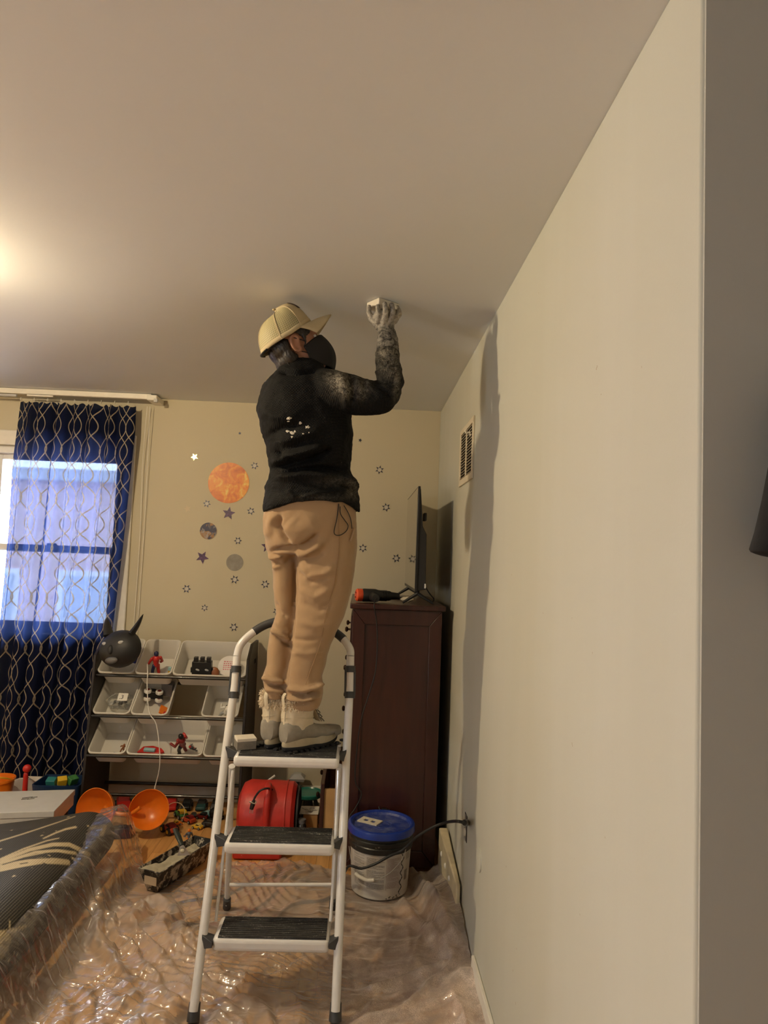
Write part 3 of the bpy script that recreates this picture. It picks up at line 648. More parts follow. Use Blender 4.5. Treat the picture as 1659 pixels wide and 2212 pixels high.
# ------------------------------------------------------------------ toys
def plas(name, c, r=.35): return mat('toy_' + name, c, r, var=.06)
RED, DRED, NAVY, BLUE, TEAL, GREEN = plas('red', (.50, .022, .018)), plas('dark_red', (.22, .015, .014)), plas('navy', (.012, .016, .06)), plas('blue', (.03, .07, .28)), plas('teal', (.03, .20, .20)), plas('green', (.06, .22, .06))
ORANGE, YELLOW, GREY, LGREY, WHITE, BROWN, LBLUE, BLACK = plas('orange', (.78, .20, .015), .3), plas('yellow', (.72, .45, .03)), plas('grey', (.12, .12, .13)), plas('light_grey', (.38, .38, .38)), plas('white', (.75, .73, .68)), plas('brown', (.26, .09, .03)), plas('light_blue', (.30, .48, .52)), plas('black', (.010, .010, .011))
def toy_car(label, loc, rz, L=.075, body=RED, cabin=None, wheel=BLACK, hub=LGREY, group=None, big=1.0, tilt=(0, 0)):
    t = thing('toy_car', label, 'toy car', loc, group=group, rot=(tilt[0], tilt[1], rz)); W_ = L*.46; r = L*.115*big; z0_ = r*.75
    prof = [(-.5, .0), (-.5, .17), (-.44, .22), (.2, .24), (.42, .19), (.5, .13), (.5, 0)]
    MB().loft([[Vector((x*L, s*W_/2, z0_ + z*L)) for x, z in prof] for s in (-1, 1)]).build('car_body', body, t, bevel=L*.03)
    prof = [(-.38, .20), (-.28, .37), (.02, .38), (.2, .22)]
    cb = MB().loft([[Vector((x*L, s*W_*.42, z0_ + z*L)) for x, z in prof] for s in (-1, 1)]).build('cabin', cabin or body, t, bevel=L*.02)
    MB().loft([[Vector((x*L, s*W_*.43, z0_ + z*L)) for x, z in ((-.29, .24), (-.24, .345), (.0, .35), (.1, .24))] for s in (-1, 1)]).build('side_window', BLACK, cb)
    rot = Matrix.Rotation(math.pi/2, 3, 'X')
    for x in (-.3, .3):
        for s in (-1, 1):
            wv = MB().lathe([(.001, -.5), (.8, -.5), (1, -.3), (1, .3), (.8, .5), (.001, .5)], n=16)
            wv.xf(Matrix.Translation((x*L, s*W_*.5, r)) @ rot.to_4x4() @ Matrix.Diagonal((r, r, L*.11*big, 1))); w_ = wv.build('wheel', wheel, t, True)
            hv = MB().lathe([(.001, -.53), (.5, -.53), (.5, .53), (.001, .53)], n=12); hv.xf(Matrix.Translation((x*L, s*W_*.5, r)) @ rot.to_4x4() @ Matrix.Diagonal((r, r, L*.11*big, 1))); hv.build('hub', hub, w_, True)
    return t
def toy_figure(label, loc, rot, H=.10, c1=RED, c2=NAVY, c3=BLACK, pose=0, name='toy_figure', group=None):
    t = thing(name, label, 'toy figure', loc, rot=rot, group=group); s = H
    MB().caps([(0, 0, .46*s), (0, 0, .58*s), (0, 0, .72*s)], [.085*s, .10*s, .13*s]).build('torso', c1, t, True)
    MB().ball((0, .01*s, .90*s), (.085*s, .095*s, .105*s)).build('head', c2, t, True)
    for q in (-1, 1):
        MB().caps([(q*.15*s, 0, .74*s), (q*.23*s, .05*s, .56*s), (q*(.2+.1*pose)*s, (.16+.1*pose)*s, (.44+.25*pose)*s)], [.055*s, .045*s, .045*s], 10).build('arm', c1 if q < 0 else c3, t, True)
        MB().caps([(q*.07*s, 0, .44*s), (q*.10*s, .04*s*(1+pose), .24*s), (q*.12*s, 0, .05*s), (q*.12*s, .08*s, .03*s)], [.07*s, .06*s, .05*s, .04*s], 10).build('leg', c2 if q < 0 else c1, t, True)
    MB().box((-.11*s, .06*s, .60*s), (.11*s, .13*s, .74*s)).build('chest_plate', c3, t, bevel=.01*s)
    return t
def block_toy(name, label, loc, boxes, rz=0, rot=None, cat='toy', group=None):
    t = thing(name, label, cat, loc, rz, group, rot)
    for nm, lo_, hi_, m in boxes: MB().box(lo_, hi_).build(nm, m, t, bevel=.0022)
    return t

# black mask in the first bin, a plain cat-like one with short round-tipped ears
mk = thing('toy_mask', 'black plastic dress-up animal mask lying in the first top bin', 'mask', P(252, 1447, 3.95), rot=(math.radians(-14), math.radians(-8), math.radians(-18)), scale=1.32)
m_ = MB(); nu, nv = 28, 12
def shell(r): 
    out = []
    for i in range(nv+1):
        t = math.pi*.5*i/nv; row = []
        for j in range(nu):
            a = 2*math.pi*j/nu; x = math.cos(a)*math.cos(t)*.098; y = math.sin(a)*math.cos(t)
            z = y*(.085 if y > 0 else .075) + .085; row.append(Vector((x*r, -math.sin(t)*.075*r + .02, (z-.085)*r + .085)))
        out.append(row)
    return out
so = shell(1); si = shell(.95); m_.loft(so, cap=False); m_.loft(si, cap=False); m_.loft([so[0], si[0]], cap=False); m_.build('mask_shell', M_BLKM, mk, True)
for q in (-1, 1):
    e_ = MB().tube(catmull([(q*.055, 0, .145), (q*.075, .01, .185), (q*.092, .02, .232)], 4), [.026, .025, .023, .021, .019, .016, .012, .007, .002], 12, flat=.5).build('mask_ear', M_BLKM, mk, True)
    MB().ball((q*.036, -.0435, .105), (.017, .006, .008), Matrix.Rotation(q*-.25, 3, 'Y')).build('eye_hole', LGREY, mk, True)
MB().ball((0, -.052, .078), (.012, .012, .02)).build('mask_nose', M_BLKM, mk, True)
MB().ball((.0, -.040, .035), (.03, .014, .014)).build('mouth_opening', GREY, mk, True)
bb = inbin((0, 0), .045, .17, -.03); t = block_toy('cape_bundle', 'folded royal blue cloth with a red spot behind the black mask', bb, [('cloth', (-.03, -.012, -.045), (.03, .012, .06), plas('royal', (.02, .03, .22), .8))], rot=(.3, .25, 0)); MB().lathe([(.012, 0), (.012, .002), (.001, .003)], (.005, -.013, .03), 16, Matrix.Rotation(math.pi/2, 3, 'X')).build('red_spot', RED, t, True)
toy_figure('crouching red and navy toy figure in the second top bin', inbin((0, 1), -.012, .065, -.09), (.35, -.1, .5), .16, RED, NAVY, RED, .1)
block_toy('toy_brush', 'small yellow brush with blue bristles in the second top bin', inbin((0, 1), .065, .065, -.075), [('handle', (-.006, -.004, -.03), (.006, .004, .035), YELLOW), ('bristles', (-.009, -.009, .03), (.009, .004, .052), LBLUE)], rot=(.3, .2, 0))
bl = inbin((0, 2), -.06, .055, -.095)
t = block_toy('castle_toy', 'black blocky castle toy with three battlements in the wide top bin', bl + Vector((0, 0, .012)), [('block_body', (-.055, -.02, 0), (.055, .03, .095), BLACK)] + [('battlement', (-.046+.036*q, -.018, .095), (-.022+.036*q, .01, .122), BLACK) for q in range(3)] + [('side_knob', (-.064, -.01, .03), (-.053, .01, .06), BLACK), ('side_knob', (.053, -.01, .03), (.064, .01, .06), BLACK)], rot=(.12, 0, .05))
for xx in (-.022, .03): MB().ball((xx, -.0205, .05), (.012, .003, .006), Matrix.Rotation(.3, 3, 'Y')).build('slit', LGREY, t, True)
t = thing('toy_shell', 'brown plastic shell toy beside the black castle toy', 'toy', inbin((0, 2), .01, .06, -.085)); MB().ball((0, 0, .03), (.03, .012, .035)).build('shell_body', BROWN, t, True); MB().caps([(.02, 0, .005), (.055, -.004, .0)], [.012, .009]).build('shell_tail', DRED, t, True)
t = thing('paper_disc', 'white round card with pink lettering leaning in the wide top bin', 'card', inbin((0, 2), .085, .13, -.055), rot=(math.radians(58), 0, 0))
MB().lathe([(.001, 0), (.062, 0), (.062, .003), (.001, .003)], n=40).build('card', mat('card_white', (.74, .70, .67), .5), t)
mb = MB(); rl = random.Random(2)
for r_ in range(5):
    x = -.03
    while x < .04: w_ = rl.uniform(.004, .011); mb.box((x, .022-.012*r_, .003), (x+w_, .028-.012*r_, .0034)); x += w_ + .004
tag(mb.build('pink_print', mat('pink_ink', (.55, .12, .16), .5), t), kind='stuff')
# clear bag
k = NT('clear_bag'); tr = k.node('ShaderNodeBsdfTransparent'); tr.inputs[0].default_value = (.93, .93, .92, 1); k.b.inputs['Base Color'].default_value = (.6, .6, .58, 1); k.b.inputs['Roughness'].default_value = .15
ms = k.node('ShaderNodeMixShader'); lw = k.node('ShaderNodeLayerWeight'); lw.inputs[0].default_value = .35; k.l.new(lw.outputs['Facing'], ms.inputs[0]); k.l.new(tr.outputs[0], ms.inputs[1]); k.l.new(k.b.outputs[0], ms.inputs[2]); k.l.new(ms.outputs[0], k.out.inputs[0]); M_BAG = k.m
t = thing('parts_bag', 'clear bag of grey toy parts with a white numbered tag in a middle bin', 'plastic bag', inbin((1, 0), .0, .115, -.078))
mb = MB().ball((0, 0, .03), (.066, .045, .040), nu=40, nv=24); me = mb.mesh('bag'); c_ = get_co(me); n_ = get_no(me); set_co(me, c_ + n_*(np.abs(fbm(c_*45, 3))*.012)[:, None]); link('bag_film', me, M_BAG, t, True)
for q in range(6): MB().cbox((-.04+.016*q, .012*math.sin(q*2), .018+.006*(q % 3)), (.022, .014, .014), Matrix.Rotation(q, 3, 'Z') @ Matrix.Rotation(q*.7, 3, 'X')).build('loose_piece', GREY if q % 2 else LGREY, t, bevel=.002)
tp = MB().cbox((0, 0, 0), (.055, .0015, .045)).xf(Matrix.Translation((.03, -.035, .062)) @ Matrix.Rotation(-.6, 4, 'X')).build('number_tag', WHITE, t)
cu = bpy.data.curves.new('digit', 'FONT'); cu.body = '.3'; cu.size = .034; cu.extrude = .0004; tmp = bpy.data.objects.new('digit', cu); col.objects.link(tmp); dg = bpy.context.evaluated_depsgraph_get(); dm = bpy.data.meshes.new_from_object(tmp.evaluated_get(dg)); bpy.data.objects.remove(tmp)
dm.transform(Matrix.Translation((.03, -.035, .062)) @ Matrix.Rotation(-.6, 4, 'X') @ Matrix.Translation((-.018, -.0014, -.012)) @ Matrix.Rotation(math.pi/2, 4, 'X')); link('digit', dm, M_BLK, tp)
# truck with white wheels, lying upturned
t = toy_car('black toy truck with fat white wheels lying upturned in a middle bin', inbin((1, 1), -.035, .10, -.055), math.radians(95), .11, BLACK, DRED, WHITE, DRED, None, 1.7, (math.radians(58), 0)); t.rotation_euler = (math.radians(-68), math.radians(6), math.radians(4)); t.location = inbin((1, 1), -.022, .150, -.032)
block_toy('grey_toy_box', 'dark grey plastic toy case leaning in a middle bin', inbin((1, 1), .05, .205, -.034), [('case', (-.032, -.016, -.03), (.032, .016, .05), GREY), ('case_lid', (-.034, -.018, .05), (.034, .018, .06), GREY)], rot=(.5, .15, 0))
block_toy('orange_ramp', 'orange plastic toy ramp under the truck in a middle bin', inbin((1, 1), .045, .10, -.09), [('ramp', (-.025, -.03, 0), (.02, .03, .012), ORANGE)], rot=(.6, .5, .4))
block_toy('red_brick_toy', 'small red toy piece with white end in a middle bin', inbin((1, 1), .065, .06, -.09), [('piece', (-.012, -.01, 0), (.012, .012, .03), RED), ('white_end', (-.02, -.012, 0), (-.010, .012, .014), WHITE)], rot=(.4, .2, 0))
toy_figure('white and black toy robot in the last middle bin', inbin((1, 2.86), -.01, .06, -.1), (.7, .4, .3), .15, WHITE, LGREY, BLACK, .5, 'toy_robot')
block_toy('blue_wedge_toy', 'tiny blue wedge toy in the first bottom bin', inbin((2, 0), .018, .06, -.098), [('wedge', (-.014, -.008, 0), (.014, .008, .016), BLUE)], rot=(.5, .2, .3))
toy_figure('tiny brown toy figure in the first bottom bin', inbin((2, 0), .05, .075, -.09), (.5, .3, .2), .065, BROWN, BROWN, BROWN, .3)
t = thing('red_toy_plane', 'flat red toy boat with a pale blue block in the wide bottom bin', 'toy', inbin((2, 1), -.10, .085, -.09), rot=(TILT*.8, 0, -.15))
MB().loft([[Vector((x*.5, y, z)) for x, y in ((-.15, -.022), (-.11, .022), (.0, .032), (.11, .018), (.16, -.004), (.1, -.022))] for z in (0, .016)]).build('hull', RED, t, bevel=.004); MB().box((-.035, -.02, .016), (.03, .0, .032)).build('block', LBLUE, t, bevel=.002)
toy_figure('black and red toy robot standing in the wide bottom bin', inbin((2, 1), .075, .09, -.105), (.5, -.5, .8), 1.5*.115, DRED, BLACK, RED, .6, 'toy_robot')
toy_figure('small red and grey toy robot lying in the wide bottom bin', inbin((2, 1), .145, .10, -.085), (1.0, .5, -.6), .08, GREY, RED, BLACK, .3, 'toy_robot')
# white charging cable
cable = catmull([P(318, 1434, 4.05), P(319, 1456, 3.995), P(318, 1480, 3.99), P(322, 1537, 3.95), P(338, 1566, 3.95), P(345, 1626, 3.92), P(344, 1662, 3.93), P(335, 1700, 3.95), P(331, 1722, 3.93)], 6)
tag(MB().tube(cable, .0028, 8).build('charging_cable', mat('cable_white', (.72, .70, .66), .4), None, True), 'thin white charging cable hanging down the front of the toy rack', 'cable')

# toys under and in front of the rack
def F(px, py, z=0): return PZ(px, py, z) + Vector((0, 0, 0))
def onfloor(px, py):
    p = PZ(px, py, 0.001); p.y = min(p.y, 4.31); return p
def rowcar(px, Y, zz, label, c, cb=None, L=.12, rz=-1.5):
    p = P(px, 1720, Y); toy_car(label, (p.x, Y, zz), rz, L, c, cb, group=None)
rowcar(268, 4.20, .001, 'large red toy car under the rack beside the left panel', RED, DRED, .16, -1.2)
rowcar(318, 4.22, .001, 'red toy car with dark cabin under the middle of the rack', RED, BLACK, .12)
rowcar(372, 4.22, .001, 'bright red toy car next to the blue box under the rack', RED, RED, .13, -1.4)
rowcar(405, 4.23, .001, 'black toy car under the rack', BLACK, BLACK, .11)
rowcar(437, 4.23, .001, 'dark teal toy car under the rack', plas('dark_teal', (.02, .07, .075)), BLACK, .11)
rowcar(468, 4.23, .001, 'charcoal toy car at the right end under the rack', GREY, BLACK, .11)
block_toy('blue_box_toy', 'small navy blue toy box standing in front of the red cars', (P(335, 1722, 3.99).x, 3.99, .0012), [('box_body', (-.045, -.03, 0), (.045, .03, .055), plas('mid_blue', (.02, .04, .16))), ('box_lid', (-.048, -.033, .055), (.048, .033, .066), plas('mid_blue', (.02, .04, .16)))], .1)
# orange double scoop
os_ = thing('orange_scoop_toy', 'bright orange plastic toy with two round scoops joined by a bar', 'toy', (P(258, 1778, 3.78).x, 3.78, 0))
ob_ = 3.78
def cup(px, py, r, yaw, nm):
    c = P(px, py, ob_); rot = Matrix.Rotation(yaw, 3, 'Z') @ Matrix.Rotation(math.radians(78), 3, 'X')
    prof = [(.001, -.62), (.35, -.56), (.72, -.34), (.93, -.08), (1, .12), (1.03, .12), (.97, -.10), (.75, -.38), (.36, -.60), (.001, -.66)]
    return MB().lathe([(a*r, b_*r) for a, b_ in prof], (c.x, c.y, max(c.z, r*1.02)), 36, rot, cap=False).build(nm, ORANGE, os_, True, world=True)
cl_ = P(205, 1750, ob_); cr_ = P(323, 1746, ob_)
c1_ = cup(207, 1752, .112, math.radians(-18), 'scoop'); c2_ = cup(322, 1748, .098, math.radians(14), 'scoop')
MB().tube(catmull([Vector((cl_.x+.05, ob_-.01, .165)), Vector((cl_.x+.1, ob_-.01, .135)), Vector((cr_.x-.1, ob_-.01, .13)), Vector((cr_.x-.045, ob_-.01, .165))], 5), .011, 10).build('joining_bar', ORANGE, os_, True, world=True)
block_toy('navy_block_toy', 'navy blue toy block lying between the orange scoops', ((cl_.x+cr_.x)/2, ob_+.02, .0012), [('block', (-.05, -.03, 0), (.05, .03, .05), NAVY), ('stud', (-.02, -.01, .05), (.02, .01, .06), NAVY)], .2)
t = thing('yellow_toy_ball', 'yellow toy knob lying in the orange scoop', 'toy', (cl_.x, ob_+.02-.04, .032)); MB().ball((0, 0, 0), .016).build('knob_ball', YELLOW, t, True); MB().caps([(0, 0, 0), (.03, 0, .006)], [.008, .006]).build('knob_stem', YELLOW, t, True)
# scattered floor toys
toy_car('green and yellow toy truck on the bare floor near the rack', onfloor(391, 1766), 2.2, .10, GREEN, YELLOW, big=1.15)
toy_car('teal toy car on the bare floor near the rack', onfloor(446, 1764), 2.6, .075, TEAL, LBLUE)
toy_car('small dark teal toy car beside the light teal one', onfloor(419, 1764), 1.9, .055, plas('dark_teal', (.02, .07, .075)), BLACK)
toy_car('low red toy racing car on the bare floor', onfloor(407, 1776), 2.5, .085, plas('orange_red', (.45, .06, .02)), DRED)
toy_car('maroon toy car on the bare floor', onfloor(436, 1768), 2.9, .07, DRED, BLACK)
toy_car('small yellow toy car on the bare floor', onfloor(426, 1790), 2.75, .062, YELLOW, plas('pale_yellow', (.75, .6, .2)))
toy_car('orange and maroon toy monster truck with black tyres and yellow hubs', onfloor(366, 1799), 2.35, .10, plas('orange_red', (.45, .06, .02)), DRED, BLACK, YELLOW, None, 1.75)
toy_car('black toy tractor on the bare floor', onfloor(452, 1786), 3.0, .085, BLACK, BLACK, BLACK, GREY, None, 1.4)
toy_car('tiny orange toy car beside the monster truck', onfloor(383, 1782), .6, .05, ORANGE, YELLOW)
t = thing('black_helmet_toy', 'round black toy helmet on the bare floor by the ladder', 'toy', onfloor(467, 1768)); MB().ball((0, 0, .032), (.042, .036, .032)).build('helmet_shell', BLACK, t, True); MB().lathe([(.043, .0), (.046, .006), (.042, .01)], n=20, cap=False).build('helmet_rim', BLACK, t, True)
toy_figure('blue grey toy robot with orange head beside the black mud pan', onfloor(407, 1827), (0, 0, .5), .085, plas('slate', (.09, .13, .20)), ORANGE, GREY, .4, 'toy_robot')
ring = [F(352, 1776, .03) + Vector((.055*math.cos(a)*1.0, .02*math.sin(a), .05 + .05*math.sin(a))) for a in np.linspace(-.6, 3.9, 26)]
tag(MB().tube([Vector((p.x + .06, p.y, max(p.z, .006))) for p in ring], .0018, 6).build('wire_loop', mat('loop_wire', (.5, .42, .3), .5), None, True), 'thin pale wire loop standing among the floor toys', 'wire')
# things by the window: crate, white box, maraca, grey sheet, blue bin, orange toy
WB = [P(-75, 1700, 3.85), P(158, 1706, 3.80)]
zt = P(113, 1752, 3.50).z
box = thing('white_gift_box', 'flat white cardboard box with a faint silver emblem on its lid', 'box', (-1.62, 3.66, 0.0))
q0, q1, q2, q3 = PZ(-60, 1758, zt), PZ(116, 1752, zt), PZ(161, 1706, zt), PZ(-40, 1702, zt)
q0 = q1 + (q0-q1).normalized()*.44; q3 = q2 + (q0-q1)
hgt = zt - P(113, 1787, 3.50).z
M_WBOX = mat('box_white', (.60, .60, .60), .4, var=.03)
dn = Vector((0, 0, -hgt)); vs = [q0, q1, q2, q3, q0+dn, q1+dn, q2+dn, q3+dn]
FC = [(0,1,2,3), (7,6,5,4), (0,4,5,1), (1,5,6,2), (2,6,7,3), (3,7,4,0)]
MB().add([v + Vector((0, 0, -.002)) for v in vs], FC).build('box_body', M_WBOX, box, world=True, bevel=.003)
ee = (q1-q0).normalized(); nn = (q3-q0).normalized(); dl = Vector((0, 0, -.028))
up_ = [q0-ee*.003-nn*.003, q1+ee*.003-nn*.003, q2+ee*.003+nn*.003, q3-ee*.003+nn*.003]
MB().add([v + Vector((0, 0, .001)) for v in up_] + [v + dl for v in up_], FC).build('box_lid', M_WBOX, box, world=True, bevel=.002)
em = PZ(63, 1724, zt+.0013); mb = MB()
for q, (a, b_, w_) in enumerate(((-.024, .004, .02), (-.004, .010, .034), (.020, .010, .03), (-.014, -.014, .034), (.012, -.012, .034))): mb.cbox(em + ee*a + nn*b_, (w_, .012, .0008), Matrix.Rotation(math.atan2(ee.y, ee.x)+.3, 3, 'Z'))
mb.build('emblem', mat('silver_foil', (.8, .8, .8), .2, .8), box, world=True)
bz = zt - hgt
cr = thing('brown_basket', 'dark brown woven plastic basket under the white box', 'basket', (q1.x-.14, q1.y+.16, 0))
cmid = (q0+q1+q2+q3)/4; ang = math.atan2(ee.y, ee.x); cw, cd, chh = .40, .30, bz-.003
cc = q1 - ee*.215 + nn*.165; cc.z = 0
RZ = Matrix.Translation(cc) @ Matrix.Rotation(ang, 4, 'Z')
M_CR = mat('basket_brown', (.045, .022, .013), .5, var=.2)
MB().box((-cw/2, -cd/2, .002), (cw/2, cd/2, .012)).xf(RZ).build('basket_floor', M_CR, cr, world=True)
nsl = 5
for j in range(nsl):
    za = .012 + j*(chh-.012)/nsl; zb_ = za + (chh-.012)/nsl*.62
    for (lo_, hi_) in (((-cw/2, -cd/2, za), (cw/2, -cd/2+.006, zb_)), ((-cw/2, cd/2-.006, za), (cw/2, cd/2, zb_)), ((-cw/2, -cd/2, za), (-cw/2+.006, cd/2, zb_)), ((cw/2-.006, -cd/2, za), (cw/2, cd/2, zb_))): MB().box(lo_, hi_).xf(RZ).build('slat', M_CR, cr, world=True, bevel=.0015)
for sx in (-1, 1):
    for sy in (-1, 1): MB().box((sx*(cw/2-.008)-.010, sy*(cd/2-.008)-.010, .002), (sx*(cw/2-.008)+.010, sy*(cd/2-.008)+.010, chh)).xf(RZ).build('corner_post', M_CR, cr, world=True, bevel=.003)
    for q in (-.09, 0, .09): MB().box((sx*cw/2-.004, q-.006, .01), (sx*cw/2+.004, q+.006, chh)).xf(RZ).build('weave_strip', M_CR, cr, world=True)
mp_ = P(55, 1688, 3.98)
t = thing('red_maraca', 'red plastic toy maraca standing up behind the white box', 'toy', (mp_.x, 3.98, 0)); zt2 = P(54, 1660, 3.98).z
MB().caps([(0, 0, .02), (0, 0, zt2-.03)], [.015, .0125]).build('maraca_handle', RED, t, True); MB().ball((.004, 0, zt2), .0225).build('maraca_head', RED, t, True); MB().lathe([(.02, 0), (.024, .004), (.017, .012)], n=16).build('maraca_base', WHITE, t, True)
gs = thing('grey_foam_sheet', 'pale grey foam sheet standing behind the white box', 'foam sheet', P(62, 1690, 4.19)); gs.location.z = 0
gz = P(62, 1681, 4.19).z
MB().loft([[Vector((x, y, z)) for x, z in ((-.13, .001), (.13, .001), (.115, gz-.02), (.06, gz), (-.06, gz-.004), (-.12, gz-.03))] for y in (0, .02)]).build('sheet', mat('foam_grey', (.42, .42, .43), .8), gs, bevel=.004)
MB().loft([[Vector((x, y-.015, z)) for x, z in ((.0, .18), (.10, .18), (.09, gz-.05), (.06, gz-.02))] for y in (-.004, .0)]).build('paper_corner', WHITE, gs)
bp = P(125, 1700, 4.02)
bt = thing('blue_storage_tub', 'dark blue storage tub full of toys below the curtain', 'tub', (bp.x+.005, 4.06, 0)); bz2 = P(125, 1690, 4.02).z
m_ = MB(); m_.loft([rrect(.22, .16, .02, .002, y0=-.08), rrect(.26, .20, .025, bz2, y0=-.10), rrect(.245, .185, .02, bz2, y0=-.0925), rrect(.21, .15, .02, .012, y0=-.075)]); m_.build('tub_body', plas('tub_blue', (.012, .035, .10), .3), bt, True)
for q, (x, c) in enumerate(((-.05, TEAL), (.0, YELLOW), (.05, GREEN))): MB().cbox((x, -.02+.02*q, bz2-.005), (.05, .04, .04), Matrix.Rotation(.5*q, 3, 'Z') @ Matrix.Rotation(.4, 3, 'X')).build('tub_toy', c, bt, bevel=.003)
ot = P(5, 1700, 3.95); t = thing('orange_toy_bucket', 'orange toy bucket at the edge of the white box', 'toy bucket', (ot.x-.06, 4.02, 0)); zz = P(10, 1690, 3.95).z
MB().lathe([(.06, .002), (.085, zz), (.09, zz), (.09, zz-.012), (.082, zz-.012), (.078, zz-.004), (.055, .01), (.001, .01)], n=28).build('bucket_body', ORANGE, t, True); MB().tube(catmull([(-.088, 0, zz-.01), (-.06, -.06, zz+.02), (0, -.085, zz+.03), (.06, -.06, zz+.02), (.088, 0, zz-.01)], 4), .004, 8).build('bucket_handle', YELLOW, t, True)

# ------------------------------------------------------------------ red air mover and clutter behind the ladder
M_AM = mat('air_mover_red', (.50, .030, .022), .42, var=.12, vscale=18, speck=((.62, .22, .18), 30, .68))
am0 = PZ(572, 1852, 0); AMY = 3.62
a_l, a_r = P(508, 1760, AMY), P(640, 1760, AMY); amx = (a_l.x+a_r.x)/2; aw = a_r.x - a_l.x; amh = P(575, 1708, AMY).z
am = thing('air_mover', 'red plastic carpet drying blower behind the ladder', 'air mover', (amx, AMY+.1, 0))
r_ = amh/2; rotY = Matrix.Rotation(math.pi/2, 3, 'Y'); cen = Vector((amx, AMY+r_*.9, r_+.004))
MB().lathe([(.001, -aw/2), (r_*.62, -aw/2), (r_*.9, -aw/2+.018), (r_, -aw/2+.05), (r_*.985, -.03), (r_*.99, .0), (r_, .02), (r_*.97, aw/2-.03), (r_*.86, aw/2-.012), (r_*.60, aw/2-.010), (r_*.58, aw/2-.03), (.001, aw/2-.03)], cen, 48, rotY).build('housing', M_AM, am, True, world=True)
MB().lathe([(r_*1.005, aw/2-.066), (r_*1.012, aw/2-.062), (r_*1.005, aw/2-.058)], cen, 48, rotY, cap=False).build('seam', M_AM, am, True, world=True)
MB().box((amx-aw/2+.005, AMY-.07, .004), (amx+aw/2-.06, AMY+.12, .115)).build('outlet_duct', M_AM, am, world=True, bevel=.012)
gm = MB(); gr_ = MB().lathe([(r_*.62, aw/2-.012), (r_*.84, aw/2-.004), (r_*.84, aw/2+.004), (r_*.60, aw/2)], cen, 40, rotY, cap=False).build('grille_ring', M_BLKM, am, True, world=True)
for q in range(7): MB().tube([cen + Vector((aw/2+.001, (q-3)*r_*.17, -r_*.62)), cen + Vector((aw/2+.001, (q-3)*r_*.17, r_*.62))], .003, 6).build('grille_bar', M_BLKM, gr_, True, world=True)
hp = [P(574, 1800, AMY-.01), P(575, 1755, AMY-.02), P(579, 1712, AMY-.0), P(580, 1698, AMY+.05), P(580, 1697, AMY+.14), P(579, 1703, AMY+.21)]
MB().tube(catmull(hp, 6), .0175, 14).build('handle', M_AM, am, True, world=True)
cp = [P(590, 1707, AMY+.1), P(578, 1703, AMY-.03), P(562, 1708, AMY-.05), P(551, 1722, AMY-.045), P(548, 1730, AMY-.045)]
cd_ = MB().tube(catmull(cp, 6), .005, 8).build('power_cord', M_BLKM, am, True, world=True)
pp = P(546, 1738, AMY-.045); mb = MB(); mb.tube([pp + Vector((.004, 0, .02)), pp, pp + Vector((-.006, 0, -.022))], [.007, .012, .010], 10); mb.build('plug', M_BLK, cd_, True, world=True)
mb = MB(); [mb.tube([pp + Vector((-.006+d, 0, -.022)), pp + Vector((-.008+d*1.2, -.002, -.042))], .0018, 6) for d in (-.005, .002, .008)]; mb.build('prongs', MATS['steel'], cd_, True, world=True)
MB().tube([pp + Vector((.016*math.cos(a), .012*math.sin(a), .012 + .004*math.sin(2*a))) for a in np.linspace(0, 6.2, 20)], .0025, 6).build('cord_tie', mat('tie_beige', (.5, .45, .36), .6), cd_, True, world=True)
wl = thing('white_toy_crane', 'ivory plastic toy ladder arm sticking up behind the red blower', 'toy', (P(575, 1690, 4.0).x, 4.02, 0))
WL = [P(545, 1712, 3.98), P(594, 1676, 4.02), P(603, 1690, 4.02), P(586, 1704, 4.0)]
mb = MB(); 
for a, b_ in ((P(543, 1714, 3.98), P(594, 1675, 4.02)), (P(585, 1704, 4.0), P(604, 1689, 4.02)), (P(587, 1686, 4.01), P(596, 1692, 4.01))): MB().tube([a, b_], .006, 6).build('crane_bar', WHITE, wl, world=True)
MB().loft([[Vector((x, y, z)) for x, z in ((wl.location.x+.02, .001), (wl.location.x+.10, .001), (P(608, 1710, 4.03).x, P(608, 1712, 4.03).z), (P(596, 1690, 4.03).x, P(600, 1690, 4.03).z), (P(590, 1712, 4.03).x, P(590, 1712, 4.03).z))] for y in (4.02, 4.06)]).build('crane_body', LGREY, wl, world=True, bevel=.004)
toy_figure('red toy dinosaur figure lying behind the blower by the rack', (-.535, 4.07, .085), (1.2, .2, .5), .13, DRED, RED, RED, .4)
t = block_toy('dark_storage_case', 'low black case under the red toy figure beside the rack', (-.535, 4.06, .001), [('case_body', (-.06, -.06, 0), (.05, .06, .072), BLACK), ('case_latch', (-.015, -.064, .04), (.015, -.058, .06), GREY)])
toy_car('red and black toy car behind the white toy crane', (P(602, 1706, 4.2).x, 4.21, .001), -.3, .15, DRED, BLACK, big=1.3)
tt = thing('teal_toy_table', 'teal round play disc on a grey plastic base by the dresser', 'toy', (P(680, 1740, 4.02).x-.045, 4.12, 0))
tz = P(682, 1722, 4.05).z; GRN = plas('grey_green', (.11, .13, .115), .5)
MB().box((-.065, -.05, .001), (.065, .07, .07)).build('base_block', GRN, tt, bevel=.004)
for sx in (-1, 1): MB().box((sx*.052-.022, -.078, .001), (sx*.052+.022, -.03, .082)).build('base_foot', GRN, tt, bevel=.004)
for sx in (-1, 1): MB().tube([(sx*.055, -.02, .07), (sx*.035, 0, tz-.02)], .012, 8).build('strut', GRN, tt, True)
MB().lathe([(.03, .07), (.026, tz-.03), (.04, tz-.02), (.001, tz-.02)], n=20).build('post', GRN, tt, True)
